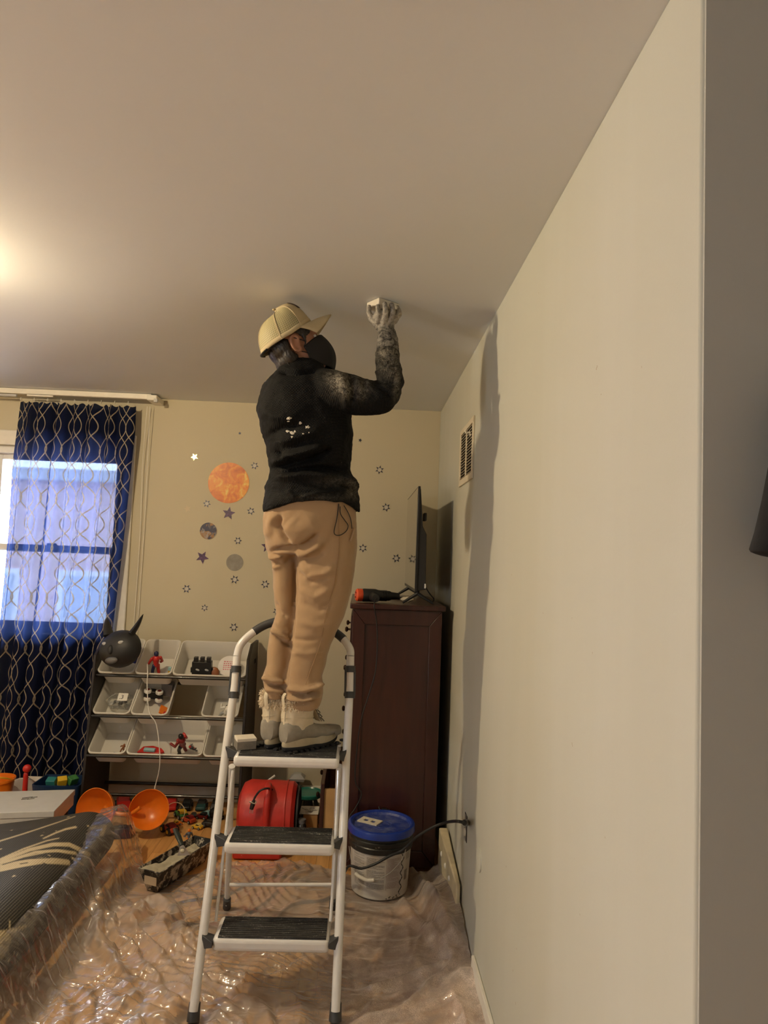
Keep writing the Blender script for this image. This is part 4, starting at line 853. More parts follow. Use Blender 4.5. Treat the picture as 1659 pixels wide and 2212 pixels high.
MB().lathe([(.001, tz-.02), (.07, tz-.022), (.084, tz-.012), (.086, tz+.004), (.079, tz+.008), (.074, tz), (.001, tz)], n=36).build('disc', plas('teal_disc', (.02, .17, .13), .3), tt, True)
gl_ = thing('grey_toy_tower', 'grey toy tower with a peaked roof beside the teal disc', 'toy', (P(641, 1720, 4.27).x, 4.28, 0)); gz_ = P(646, 1703, 4.1).z
MB().box((-.03, -.025, .001), (.03, .025, gz_*.75)).build('tower_body', GRN, gl_, bevel=.003); MB().tube([(0, 0, gz_*.74), (0, 0, gz_)], .016, 8).build('tower_neck', GREY, gl_, True)
MB().loft([[Vector((x*.04, y*.034, gz_-.01)) for x, y in ((-1, -1), (1, -1), (1, 1), (-1, 1))], [Vector((x*.045, y*.04, gz_+.006)) for x, y in ((-1, -1), (1, -1), (1, 1), (-1, 1))], [Vector((x*.02, y*.02, gz_+.03)) for x, y in ((-1, -1), (1, -1), (1, 1), (-1, 1))]]).build('tower_roof', LGREY, gl_)
bx_ = thing('cardboard_box', 'small tan cardboard box with a drawing sheet on top by the open drawer', 'box', (P(672, 1770, 3.78).x-.01, 3.80, 0)); bh = P(677, 1757, 3.75).z
MB().box((-.03, -.06, .001), (.045, .06, bh)).build('box_body', mat('cardboard', (.40, .22, .08), .7, var=.1), bx_, bevel=.002); MB().box((-.05, -.066, bh), (.048, .05, bh+.0015)).build('drawing_sheet', WHITE, bx_)
mb = MB(); rl = random.Random(3); [mb.tube(catmull([(-.045+.085*rl.random(), -.055+.09*rl.random(), bh+.002) for q in range(4)], 4), .0008, 4) for z in range(4)]; tag(mb.build('pen_lines', M_INK, bx_), kind='stuff')
jr = thing('dark_jar', 'small dark glass jar standing between blower and cardboard box', 'jar', (P(652, 1775, 3.66).x, 3.66, 0)); jz = P(651, 1763, 3.7).z
MB().lathe([(.020, .001), (.024, .008), (.024, jz-.03), (.018, jz-.018), (.001, jz-.018)], n=24).build('jar_body', mat('jar_glass', (.03, .025, .022), .12, coat=.5), jr, True); MB().lathe([(.021, jz-.018), (.021, jz), (.001, jz+.001)], n=24).build('jar_lid', GREY, jr, True)
# heat gun on the dresser
hg = thing('heat_gun', 'black hot air gun with orange end cap lying on the dresser', 'heat gun', (P(800, 1296, 3.54).x, 3.56, DZ+.027))
HZ = DZ + .026 + .034; ax = [P(769, 1277, 3.55), P(800, 1276, 3.57), P(862, 1281, 3.60)]
for q in ax: q.z = HZ + (.002 if q is ax[0] else 0)
dv = (ax[2]-ax[0]).normalized(); A0 = ax[0]; Lg = (ax[2]-ax[0]).length; rot = dv.to_track_quat('Z', 'Y').to_matrix()
MB().lathe([(.030, .03), (.0335, .04), (.033, .10), (.029, .115), (.027, .13), (.025, Lg*.78), (.020, Lg*.82), (.016, Lg), (.001, Lg)], A0, 28, rot).build('gun_body', M_BLKM, hg, True, world=True)
cpz = MB().lathe([(.001, .0), (.026, .0), (.032, .006), (.0325, .03), (.030, .034)], A0, 28, rot, cap=False).build('end_cap', plas('cap_orange', (.70, .085, .025), .4), hg, True, world=True)
for q in range(8):
    a = q*math.pi/4; uu = rot @ Vector((math.cos(a), math.sin(a), 0)); MB().tube([A0 + uu*.008 - dv*.0005, A0 + uu*.02 - dv*.0005], .0016, 6).build('cap_slot', DRED, cpz, True, world=True)
for q in range(4): MB().tube([A0 + dv*(.135 + q*.008) + rot @ Vector((.027*math.cos(a), .027*math.sin(a), 0)) for a in np.linspace(0, 6.283, 20)], .0018, 5).build('cooling_rib', M_BLK, hg, True, world=True)
hb = A0 + dv*.085; he = P(812, 1291, 3.46); he.z = DZ+.026+.027
MB().tube(catmull([hb, hb.lerp(he, .5) + Vector((0, 0, -.004)), he], 4), [.024]*3 + [.022]*3 + [.020]*2 + [.019], 14).build('grip', M_BLKM, hg, True, world=True)
nz = A0 + dv*(Lg+.0); t = thing('nozzle_rag', 'cream paper rag at the tip of the hot air gun', 'rag', nz + Vector((.02, 0, -.03)))
mb = MB().ball((.02, 0, .016), (.034, .018, .012), nu=30, nv=18); me = mb.mesh('rag'); c_ = get_co(me); n_ = get_no(me); set_co(me, c_ + n_*(fbm(c_*60, 5)*.006)[:, None]); link('rag_cloth', me, mat('rag_cream', (.62, .55, .42), .8), t, True)
hc = catmull([he, P(808, 1308, 3.40), P(813, 1340, 3.425), P(815, 1390, 3.425), P(811, 1450, 3.425), P(797, 1500, 3.425), P(779, 1560, 3.425), P(769, 1640, 3.425), P(768, 1690, 3.425), P(781, 1715, 3.425), P(768, 1745, 3.42), P(755, 1765, 3.40), P(748, 1800, 3.36)], 6)
MB().tube(hc, .0032, 8).build('power_cord', M_BLKM, hg, True, world=True)
st = thing('remote_control', 'slim dark remote lying behind the hot air gun on the dresser', 'remote', (P(880, 1272, 3.9).x-.06, 3.95, DZ+.0265), .3); MB().box((-.02, -.07, 0), (.02, .07, .014)).build('remote_body', M_BLKM, st, bevel=.004); [MB().lathe([(.005, .014), (.004, .016), (.001, .016)], (x, y, 0), 10).build('button', GREY, st) for x in (-.008, .008) for y in (-.03, 0, .03)]

# ------------------------------------------------------------------ mud pan, putty knife
mpn = thing('mud_pan', 'black plastic mud pan smeared with white joint compound', 'mud pan', PZ(380, 1895, 0))
fl, fr_, br_ = PZ(301, 1868, .1), PZ(345, 1888, .1), PZ(462, 1816, .1)
ux = (br_ - fr_); Lp = min(ux.length, .40); ux.normalize(); uy = (fl - fr_); Wp = .115; uy = Vector((-ux.y, ux.x, 0)); 
cen_ = fr_ + ux*Lp/2 + uy*Wp/2; MPM = Matrix.Translation((cen_.x, cen_.y, .004)) @ Matrix(((ux.x, uy.x, 0), (ux.y, uy.y, 0), (0, 0, 1))).to_4x4()
k = NT('smeared_black'); co = k.coord('Object'); n = k.noise(co, 26, 6, .7, .4); k.put(k.mix(k.ramp(n, [(.50, 0.0), (.58, 1.0)]), (.012, .011, .010), (.50, .45, .36)), k.b.inputs['Base Color']); k.b.inputs['Roughness'].default_value = .45; M_SMEAR = k.m
M_MUD = mat('joint_compound', (.56, .52, .40), .6, var=.08, vscale=30, bump=.5, bscale=70)
def R4(w, l, z): return [Vector((-l/2, -w/2, z)), Vector((l/2, -w/2, z)), Vector((l/2, w/2, z)), Vector((-l/2, w/2, z))]
MB().loft([R4(.062, Lp-.055, 0), R4(Wp, Lp, .098), R4(Wp+.01, Lp+.01, .100), R4(Wp+.01, Lp+.01, .094), R4(Wp-.002, Lp-.002, .092), R4(Wp-.008, Lp-.008, .098), R4(.055, Lp-.062, .004)][:2] + [R4(Wp+.008, Lp+.008, .098), R4(Wp+.008, Lp+.008, .101), R4(Wp-.006, Lp-.006, .101), R4(.056, Lp-.062, .005)]).xf(MPM).build('pan_body', M_SMEAR, mpn, world=True, bevel=.002)
gx, gy = np.meshgrid(np.linspace(-1, 1, 60), np.linspace(-1, 1, 24), indexing='ij'); hh = .045 + .030*np.clip(gy*.5+.3, -1, 1) + .035*np.clip(-gx, 0, 1)**2 + .006*fbm(np.stack([gx.ravel()*3, gy.ravel()*2, gx.ravel()*0], 1), 8).reshape(gx.shape); hh = np.clip(hh, .012, .095)
vs = [Vector((gx[i, j]*(Lp/2-.03+hh[i, j]*.25), gy[i, j]*(.027+hh[i, j]*.28), hh[i, j])) for i in range(60) for j in range(24)]; m_ = MB(); m_.add(vs, [(i*24+j, (i+1)*24+j, (i+1)*24+j+1, i*24+j+1) for i in range(59) for j in range(23)]); m_.xf(MPM).build('compound', M_MUD, mpn, True, world=True)
MB().box((-Lp/2-.0045, -.035, .035), (-Lp/2+.0, .03, .078)).xf(MPM @ Matrix.Translation((.012, 0, 0)) @ Matrix.Rotation(0.0, 4, 'Y')).build('price_label', mat('old_label', (.55, .45, .33), .6), mpn, world=True)
pk = thing('putty_knife', 'dark putty knife standing in the mud pan', 'putty knife', P(396, 1832, 3.33))
a_, b_ = P(378, 1790, 3.40), P(393, 1826, 3.34); MB().tube([a_, a_.lerp(b_, .5), b_], [.012, .0145, .011], 12, flat=.6).build('knife_handle', mat('knife_green', (.018, .028, .026), .5), pk, True, world=True)
c_ = P(397, 1848, 3.335); d_ = (c_-b_).normalized(); sd = Vector((1, .2, 0)).normalized(); MB().add([b_-sd*.008, b_+sd*.008, c_+sd*.028, c_-sd*.028] + [v + Vector((0, .0015, 0)) for v in (b_-sd*.008, b_+sd*.008, c_+sd*.028, c_-sd*.028)], FC).build('knife_blade', MATS['steel'], pk, world=True)
MB().ball(P(394, 1838, 3.325), (.012, .008, .010)).build('compound_blob', M_MUD, pk, True, world=True)
# ------------------------------------------------------------------ curtain, track, cords
k = NT('navy_sheer_curtain'); uv = k.node('ShaderNodeUVMap').outputs[0]; U_, V_, _z = k.sep(uv)
PER, AA, BB, LL = .128, .034, .011, .300
wv = k.math('ADD', k.math('MULTIPLY', k.math('COSINE', k.math('MULTIPLY', V_, 2*math.pi/LL)), AA), BB)
dmin = None
for off in (0.0, .044):
    for sg in (1, -1):
        x = k.math('ADD', k.math('ADD', U_, off), k.math('MULTIPLY', wv, sg)); fr_n = k.math('FRACT', k.math('DIVIDE', x, PER)); d = k.math('MULTIPLY', k.math('ABSOLUTE', k.math('SUBTRACT', fr_n, .5)), PER)
        dmin = d if dmin is None else k.math('MINIMUM', dmin, d)
slope = k.math('ADD', k.math('MULTIPLY', k.math('ABSOLUTE', k.math('SINE', k.math('MULTIPLY', V_, 2*math.pi/LL))), .5), 1.0)
line = k.math('LESS_THAN', dmin, k.math('MULTIPLY', slope, .0021))
weave = k.noise(k.coord('UV', (900, 420, 1)), 1.0, 2); 
c = k.mix(line, k.mix(weave, (.006, .008, .024), (.012, .016, .046)), (.52, .45, .36))
tcol = k.mix(line, (.018, .034, .12), (.09, .08, .06))
df = k.node('ShaderNodeBsdfDiffuse', i_0=c); trl = k.node('ShaderNodeBsdfTranslucent', i_0=tcol); tr = k.node('ShaderNodeBsdfTransparent', i_0=(.60, .72, 1.0))
m1 = k.node('ShaderNodeMixShader'); m1.inputs[0].default_value = .42; k.l.new(df.outputs[0], m1.inputs[1]); k.l.new(trl.outputs[0], m1.inputs[2])
m2 = k.node('ShaderNodeMixShader'); k.l.new(k.math('MULTIPLY', k.math('SUBTRACT', 1.0, k.math('MULTIPLY', line, .9)), k.math('ADD', k.math('MULTIPLY', weave, .07), .006)), m2.inputs[0]); k.l.new(m1.outputs[0], m2.inputs[1]); k.l.new(tr.outputs[0], m2.inputs[2]); k.l.new(m2.outputs[0], k.out.inputs[0]); M_CURT = k.m
NU, NV = 300, 90
zt_, zb_ = 2.385, .075
us = np.linspace(0, 1, NU); vs_ = np.linspace(0, 1, NV); co_ = []; uvs = []
for j, v in enumerate(vs_):
    z = zt_ + (zb_ - zt_)*v
    xl = np.interp(z, [0, .5, 1.0, 1.6, 2.0, 2.39], [-2.20, -2.19, -2.165, -2.15, -2.15, -2.122]); xr = np.interp(z, [0, .13, 1.0, 1.5, 2.22, 2.4], [-1.585, -1.58, -1.492, -1.46, -1.425, -1.43])
    amp = .012 + .016*min(1, v*3); ph = .5*math.sin(v*2.1)
    w_ = us + .012*np.sin(2*np.pi*us*4.3 + 1.3*v) ; y = 4.268 + amp*np.sin(2*np.pi*(us*7.0) + ph) + .5*amp*np.sin(2*np.pi*us*12.7 + 2 + v) + .004*np.sin(us*90)*max(0, 1 - v*9)
    x = xl + (xr - xl)*w_ + .006*np.cos(2*np.pi*us*7.0 + ph)
    for i in range(NU): co_.append((x[i], y[i], z + (.006*math.sin(us[i]*95) if j == 0 else 0))); uvs.append((us[i]*.86, z))
me = bpy.data.meshes.new('curtain'); me.from_pydata(co_, [], [(j*NU+i, j*NU+i+1, (j+1)*NU+i+1, (j+1)*NU+i) for j in range(NV-1) for i in range(NU-1)])
ul = me.uv_layers.new(name='UVMap'); li = np.empty(len(me.loops), dtype=np.int32); me.loops.foreach_get('vertex_index', li); ul.data.foreach_set('uv', np.array(uvs)[li].ravel())
cu = thing('window_curtain', 'navy sheer curtain with cream ogee lattice lines hanging at the window', 'curtain', (-1.8, 4.268, zt_))
link('curtain_cloth', me, M_CURT, cu, 'all', world=True)
for q in range(9): MB().tube([P(45 + 29*q, 862+q, 4.255) + Vector((0, .006*math.cos(a), .010*math.sin(a))) for a in np.linspace(0, 6.28, 12)], .0015, 6).build('curtain_hook', M_TRIM, cu, True, world=True)
trk = thing('curtain_track', 'white metal traverse curtain track below the ceiling', 'curtain track', (-2.2, 4.25, 2.42))
zk = P(300, 860, 4.23).z
MB().box((-3.3, 4.218, zk-.006), (P(338, 866, 4.23).x-.03, 4.246, zk+.026)).build('track_rail', M_TRIM, trk, world=True, bevel=.003)
MB().box((-3.3, 4.222, zk-.024), (P(30, 858, 4.2).x, 4.242, zk-.010)).build('track_lower', mat('track_grey', (.5, .5, .5), .4), trk, world=True, bevel=.002)
a_ = P(338, 866, 4.22); MB().box((a_.x-.055, 4.205, zk-.014), (a_.x+.004, BACKY-.001, zk+.018)).build('end_bracket', M_TRIM, trk, world=True, bevel=.003)
MB().box((a_.x-.012, 4.20, zk-.026), (a_.x+.010, 4.225, zk-.004)).build('pulley_housing', mat('track_grey', (.5, .5, .5), .4), trk, world=True, bevel=.002)
MB().box((P(55, 858, 4.2).x, 4.212, zk-.020), (P(112, 858, 4.2).x, 4.22, zk-.010)).build('master_carrier', M_TRIM, trk, world=True, bevel=.002)
for (pa, pb, pc, sw) in ((324, 310, 296, .003), (318, 302, 288, -.004)):
    MB().tube(catmull([P(pa, 878, 4.30), P((pa+pb)/2+sw*500, 1000, 4.33), P(pb, 1160, 4.345), P(pc, 1366, 4.35), P(pc-5, 1440, 4.35)], 6), .0016, 6).build('draw_cord', M_TRIM, trk, True, world=True)

# ------------------------------------------------------------------ planet and star stickers on the back wall
def star_poly(r, n=5, inner=.45, rot=math.pi/2): return [((r if i % 2 == 0 else r*inner)*math.cos(rot + math.pi*i/n), (r if i % 2 == 0 else r*inner)*math.sin(rot + math.pi*i/n)) for i in range(2*n)]
SM = Matrix.Rotation(math.pi/2, 4, 'X')
M_FOIL = mat('star_foil_dark', (.045, .05, .085), .3, .5, var=.3, vscale=90); M_FOILC = mat('star_foil_centre', (.55, .51, .44), .4, .0, var=.2, vscale=120)
M_PURP = mat('galaxy_print', (.08, .035, .10), .35, var=.8, vscale=70); M_GOLD = mat('gold_foil', (.62, .60, .20), .25, .7, var=.4, vscale=200); M_GHOST = mat('ghost_sticker', (.62, .53, .38), .6)
stars = [(550, 1006, 10, 0), (447, 1088, 10, 0), (542, 1104, 10, 0), (514, 1168, 10, 0), (507, 1252, 11, 0), (573, 1262, 11, 0), (403, 1272, 11, 0), (442, 1313, 9, 0), (505, 1355, 11, 0), (598, 1321, 10, 0), (820, 1015, 11, 0), (834, 1096, 11, 0), (784, 1184, 11, 0), (856, 1206, 11, 0),
         (494, 1109, 16, 1), (437, 1204, 16, 1), (420, 987, 9, 2), (405, 1099, 9, 3), (518, 936, 4, 4), (778, 951, 5, 4), (578, 1180, 16, 1)]
NB = {0: 'silver centred star sticker with dark tips on the back wall', 1: 'larger purple galaxy star sticker on the back wall', 2: 'small shiny gold star sticker above the orange sun sticker', 3: 'faded pale star sticker beside the earth and sun stickers', 4: 'tiny dark star sticker high on the back wall'}
SL = {(550, 1006): 'silver star sticker close beside the top of the orange sun sticker', (447, 1088): 'silver star sticker just above the earth sticker', (542, 1104): 'silver star sticker below the orange sun sticker toward the black jacket', (514, 1168): 'silver star sticker between the earth and moon stickers',
      (507, 1252): 'silver star sticker directly under the grey moon sticker', (573, 1262): 'silver star sticker beside the thigh of the tan trousers', (403, 1272): 'silver star sticker on the wall between window casing and moon sticker', (442, 1313): 'smallest silver star sticker above the small toy bins', (505, 1355): 'lowest silver star sticker just above the wide top toy bin', (598, 1321): 'silver star sticker partly hidden behind the knee of the tan trousers',
      (820, 1015): 'silver star sticker on the wall below the raised sleeve', (834, 1096): 'silver star sticker level with the top of the television', (784, 1184): 'silver star sticker above the hot air gun', (856, 1206): 'silver star sticker right beside the television screen',
      (494, 1109): 'purple galaxy star sticker just under the orange sun sticker', (437, 1204): 'purple galaxy star sticker under the earth sticker', (578, 1180): 'dark purple star sticker partly hidden behind the tan trousers', (518, 936): 'tiny dark star sticker above the orange sun sticker', (778, 951): 'tiny dark star sticker under the raised sleeve'}
for (px, py, r, kd) in stars:
    c = P(px, py, BACKY-.0012); rr_ = r*.9*BACKY/FPX
    t = thing('star_sticker', SL.get((px, py), NB[kd]), 'star sticker', c, group={0: 'silver star stickers', 1: 'purple star stickers', 4: 'tiny star stickers'}.get(kd), rot=(0, ((px*7) % 60)/60 - .5, 0))
    MB().prism(star_poly(rr_, 6 if kd == 0 else 5), 0, .0008, SM).build('star_film', {0: M_FOIL, 1: M_PURP, 2: M_GOLD, 3: M_GHOST, 4: M_FOIL}[kd], t)
    if kd == 0: MB().prism(star_poly(rr_*.50, 6, .8), .0008, .0012, SM).build('star_center', M_FOILC, t)
def disc_sticker(name, label, px, py, r, m, cat):
    c = P(px, py, BACKY-.0012); o = MB().lathe([(.001, 0), (r, 0), (r, .0008), (.001, .001)], n=56, rot=Matrix.Rotation(math.pi/2, 3, 'X')).build(name, m); o.location = c; tag(o, label, cat)
k = NT('sun_print'); co = k.coord('Object'); n = k.noise(co, 15, 6, .65, 1.2); k.put(k.ramp(n, [(.30, (.50, .10, .01)), (.48, (.72, .20, .015)), (.58, (.78, .33, .03)), (.70, (.85, .62, .14))]), k.b.inputs['Base Color']); k.b.inputs['Roughness'].default_value = .4
disc_sticker('sun_sticker', 'large round orange sun sticker on the back wall', 494, 1043, 44*BACKY/FPX, k.m, 'sticker')
k = NT('earth_print'); co = k.coord('Object'); n = k.noise(co, 26, 6, .6, 1.0); n2 = k.noise(co, 14, 4, .6); k.put(k.mix(k.ramp(n, [(.52, 0.0), (.62, .9)]), k.mix(k.ramp(n2, [(.50, 0.0), (.54, 1.0)]), (.022, .022, .06), (.30, .15, .05)), (.34, .31, .30)), k.b.inputs['Base Color']); k.b.inputs['Roughness'].default_value = .4
disc_sticker('earth_sticker', 'round earth sticker with white clouds on the back wall', 450, 1147, 18*BACKY/FPX, k.m, 'sticker')
k = NT('moon_print'); co = k.coord('Object'); n = k.noise(co, 22, 5, .6); k.put(k.ramp(n, [(.35, (.22, .20, .17)), (.65, (.30, .28, .24))]), k.b.inputs['Base Color'])
disc_sticker('moon_sticker', 'round plain grey moon sticker on the back wall', 507, 1215, 18*BACKY/FPX, k.m, 'sticker')

# ------------------------------------------------------------------ folded rug
prof = [(-2.05, .014)] + [(-1.9 + .63*i/8, .014) for i in range(1, 8)] + [(-1.27 + .122*math.sin(a), .136 - .122*math.cos(a)) for a in np.linspace(0, math.pi, 40)] + [(-1.27 - .78*i/150, .258 - .02*math.sin(i/150*1.5)) for i in range(1, 151)]
seg = np.array(prof); d = np.r_[0, np.cumsum(np.linalg.norm(np.diff(seg, axis=0), axis=1))]; ss = np.linspace(0, d[-1], 330); px_ = np.interp(ss, d, seg[:, 0]); pz_ = np.interp(ss, d, seg[:, 1])
NY = 330; vs = []; 
for j in range(NY):
    t = j/(NY-1); 
    yy = 1.75 + t*(3.47 - 1.75) + t*t*(px_ + 1.13)*.42 + .03*t
    sc_ = 1 - .10*t*t*0 
    zz = pz_*(1 - .04*np.clip((t-.9)/.1, 0, 1)) + .006*np.sin(yy*5+px_*4)*(pz_ > .1); vs.append(np.stack([px_ + .02*math.sin(t*3), yy, zz], 1))
vs = np.concatenate(vs); n_ = len(ss)
rn = MB(); me = bpy.data.meshes.new('rug'); me.from_pydata(vs.tolist(), [], [(j*n_+i, j*n_+i+1, (j+1)*n_+i+1, (j+1)*n_+i) for j in range(NY-1) for i in range(n_-1)])
uvp = project(vs); q = np.stack([(uvp[:, 0])*3.95, (uvp[:, 1]-1720)*3.95], 1); mask = np.zeros(len(vs))
strokes = [([(-60, 590), (0, 560), (200, 470), (400, 400), (500, 378)], 9, 4), ([(-60, 610), (0, 575), (250, 478), (450, 432), (580, 430), (690, 480), (735, 505)], 12, 20), ([(-40, 610), (0, 592), (300, 500), (480, 484), (625, 500)], 9, 14), ([(-40, 620), (0, 606), (200, 540), (370, 505)], 6, 4),
           ([(-60, 650), (0, 635), (150, 605), (350, 570), (480, 572), (560, 578)], 34, 22), ([(600, 540), (690, 592)], 8, 6), ([(770, 288), (880, 268), (850, 330)], 12, 18), ([(370, 380), (480, 330), (560, 300), (640, 282)], 5, 9), ([(-40, 420), (0, 402), (200, 340), (500, 240), (640, 190)], 7, 3), ([(-60, 1230), (0, 1190), (60, 1170), (195, 1118)], 38, 10), ([(-40, 1340), (0, 1300), (45, 1225)], 60, 30), ([(60, 1150), (64, 1075)], 8, 4)]
for pl_, w0, w1 in strokes:
    dd, tt_ = seg_dist(q, pl_); w_ = w0 + (w1 - w0)*tt_; mask = np.maximum(mask, np.clip((w_ + 3 - dd)/6, 0, 1))
for pl_ in ([(330, 500), (460, 545)], [(0, 612), (180, 560), (420, 545)], [(170, 600), (235, 590)], [(360, 592), (440, 620)]):
    dd, tt_ = seg_dist(q, pl_); mask = np.minimum(mask, np.clip((dd-2)/4, 0, 1)) if pl_[0][0] != 330 else mask
rl = random.Random(11); ju = np.tile(ss, NY); jv = vs[:, 1]
for _ in range(130):
    u0, v0, r0 = rl.uniform(.7, ss[-1]), rl.uniform(1.8, 3.45), rl.uniform(.003, .008); mask = np.maximum(mask, np.clip((r0 - np.abs(ju-u0) - np.abs(jv-v0)*.7)/.002, 0, 1))
set_attr(me, 'cream', mask); set_attr(me, 'arc', ju)
ul = me.uv_layers.new(name='UVMap'); li = np.empty(len(me.loops), dtype=np.int32); me.loops.foreach_get('vertex_index', li); ul.data.foreach_set('uv', np.stack([ju, jv], 1)[li].ravel())
k = NT('rug_weave'); uvn = k.node('ShaderNodeUVMap').outputs[0]; U_, V_, _z = k.sep(uvn); rib = k.math('SINE', k.math('MULTIPLY', k.math('ADD', k.math('MULTIPLY', U_, 1.0), k.math('MULTIPLY', V_, .0)), 2*math.pi/.0085)); dots = k.math('SINE', k.math('MULTIPLY', V_, 2*math.pi/.011))
nb = k.noise(k.coord('Object'), 140, 3); tex = k.math('MULTIPLY', k.math('ADD', k.math('MULTIPLY', rib, .5), .5), k.math('ADD', k.math('MULTIPLY', dots, .25), .75))
big = k.noise(k.coord('Object'), 4, 3); dark = k.mix(tex, (.012, .012, .012), k.mix(big, (.075, .065, .05), (.11, .095, .07))); cream = k.mix(tex, (.42, .34, .20), (.58, .48, .31))
k.put(k.mix(k.attr('cream'), dark, cream), k.b.inputs['Base Color']); k.b.inputs['Roughness'].default_value = .85; k.bump(k.math('ADD', tex, k.math('MULTIPLY', nb, .5)), .5, .002)
rug = link('folded_rug', me, k.m, smooth='all'); sd_ = rug.modifiers.new('thick', 'SOLIDIFY'); sd_.thickness = .010; sd_.offset = -1
tag(rug, 'dark grey rug with cream comet and star pattern folded back on itself', 'rug')

# ------------------------------------------------------------------ extension cord, half under the sheet
ocp = PX(1003, 1779, WALLX-.03)
cord = [PX(1003, 1777, .43), PX(985, 1774, .40), P(962, 1777, 2.98), P(935, 1787, 3.02), P(900, 1808, 3.06), P(870, 1836, 3.10), P(840, 1850, 3.085), P(811, 1866, 3.08), P(780, 1876, 3.09), P(752, 1872, 3.12), PZ(735, 1910, .02), PZ(713, 1937, .006), PZ(689, 1947, .006), PZ(654, 1949, .006), PZ(627, 1957, .006), PZ(603, 1978, .006), PZ(596, 2010, .006), PZ(640, 2040, .006), PZ(690, 2020, .006), PZ(735, 1975, .006), PZ(728, 1925, .006), PZ(671, 1905, .006), PZ(645, 1899, .006), PZ(601, 1893, .006), PZ(568, 1892, .006), PZ(543, 1904, .006), PZ(501, 1929, .006), PZ(470, 1938, .006), PZ(405, 1946, .006), PZ(376, 1957, .006), PZ(373, 1978, .006), PZ(388, 1992, .006), PZ(430, 1998, .006), PZ(475, 1999, .006), PZ(560, 1960, .006), PZ(600, 1925, .006)]
ext = thing('extension_cord', 'black extension cord from the wall outlet across the pail and under the plastic', 'cord', (cord[9].x, cord[9].y, 0))
MB().tube(catmull(cord, 6), .0058, 10).build('cord_line', M_BLKM, ext, True, world=True)
MB().tube([PX(1003, 1777, .432), PX(1005, 1777, .447), PX(1007, 1777, .462)], [.010, .013, .014], 12).build('wall_plug', M_BLK, ext, True, world=True)

# ------------------------------------------------------------------ plastic drop sheet
XA, XB, YA, YB, ST = -1.215, .470, 1.45, 3.75, .0066
gx = np.arange(XA, XB + ST/2, ST); gy = np.arange(YA, YB, ST); nx, ny = len(gx), len(gy); X, Y = np.meshgrid(gx, gy, indexing='ij'); x, y = X.ravel(), Y.ravel(); z_ = np.zeros_like(x)
def rid(p, s, e=2.0): return np.clip(1 - np.abs(vnoise(p, s))*2.2, 0, 1)**e
wx = x + .10*vnoise(np.stack([x*2.3, y*2.3, x*0], 1), 21); wy = y + .10*vnoise(np.stack([x*2.3, y*2.3, x*0+5], 1), 22)
ca, sa = math.cos(1.2), math.sin(1.2); ra, rb = wx*ca + wy*sa, -wx*sa + wy*ca
left = np.clip((-.25 - x)/.5, 0, 1)
big = rid(np.stack([ra*1.5, rb*5.0, x*0], 1), 31, 2)*.017 + rid(np.stack([ra*2.2, rb*9.0, x*0+4], 1), 33, 2)*.009
mid = rid(np.stack([wx*7, wy*5, x*0], 1), 41, 3)*.010 + rid(np.stack([ra*6, rb*17, x*0], 1), 43, 2.5)*.0065
fine = rid(np.stack([wx*22, wy*26, x*0], 1), 51, 2)*.0045 + rid(np.stack([ra*30, rb*48, x*0], 1), 53, 2)*.0025
z_ = .0035 + big*(.5 + .9*left) + mid*(.4 + 1.0*left) + fine*(.15 + .3*left)
tw = (x*.85 + y*.53)*9.0 + 2.6*vnoise(np.stack([x*2.2, y*2.2, x*0], 1), 35) + .8*vnoise(np.stack([x*7, y*7, x*0], 1), 36); fr_ = tw - np.floor(tw); saw = np.where(fr_ < .78, fr_/.78, (1-fr_)/.22)
tw2 = (x*.72 + y*.69)*19.0 + 2.8*vnoise(np.stack([x*4, y*4, x*0], 1), 37); fr2 = tw2 - np.floor(tw2); saw2 = np.where(fr2 < .75, fr2/.75, (1-fr2)/.25)
patch = np.clip(.55 + 1.1*vnoise(np.stack([x*3.1, y*2.0, x*0], 1), 38), 0, 1); wl_ = np.clip((.05 - x)/.35, .12, 1)
z_ = z_ + wl_*(.034*saw*patch**1.3 + .015*saw2*np.clip(.5 + 1.2*vnoise(np.stack([x*5, y*4, x*0], 1), 39), 0, 1))
def sm(a, b_, t): t = np.clip((t-a)/(b_-a), 0, 1); return t*t*(3-2*t)
far = np.clip((y - 2.0)/1.2, 0, 1)
onrug = sm(-.92, -1.08, x); z_ = z_*(1 - .7*onrug)
cxr = -1.27 + .02*np.sin((y-1.75)/1.72*3); rugtop = np.where(np.abs(x-cxr) < .122, .136 + np.sqrt(np.clip(.122**2 - (x-cxr)**2, 0, 1)), 0); rugtop = np.where(x < cxr, .258, rugtop)*(y < 3.54)
film = (.205 + .04*sm(3.0, 3.42, y))*sm(-.955, -1.125, x) + .055*np.exp(-((x+1.075)/.06)**2 - ((y-3.42)/.10)**2)
pleat = (.009*vnoise(np.stack([x*4, y*8, x*0], 1), 61) + .002*vnoise(np.stack([x*9, y*22, x*0], 1), 63))*onrug
z_ = np.maximum(z_ + film + pleat, np.where(rugtop > 0, rugtop + .007 + .6*pleat, 0))
rd = [(-1.06, 3.40), (-1.02, 3.15), (-1.00, 2.92), (-.93, 2.74), (-.80, 2.60)]
dd, tt_ = seg_dist(np.stack([x, y], 1), rd); z_ += .035*np.exp(-(dd/.026)**2)
wallr = sm(.30, .468, x); z_ += wallr*(.035 + .075*np.exp(-((y-3.15)/.28)**2) + .02*np.sin(y*7))*(1 - .0*y) + .03*rid(np.stack([x*9, y*4, x*0], 1), 81, 2)*sm(.2, .4, x)
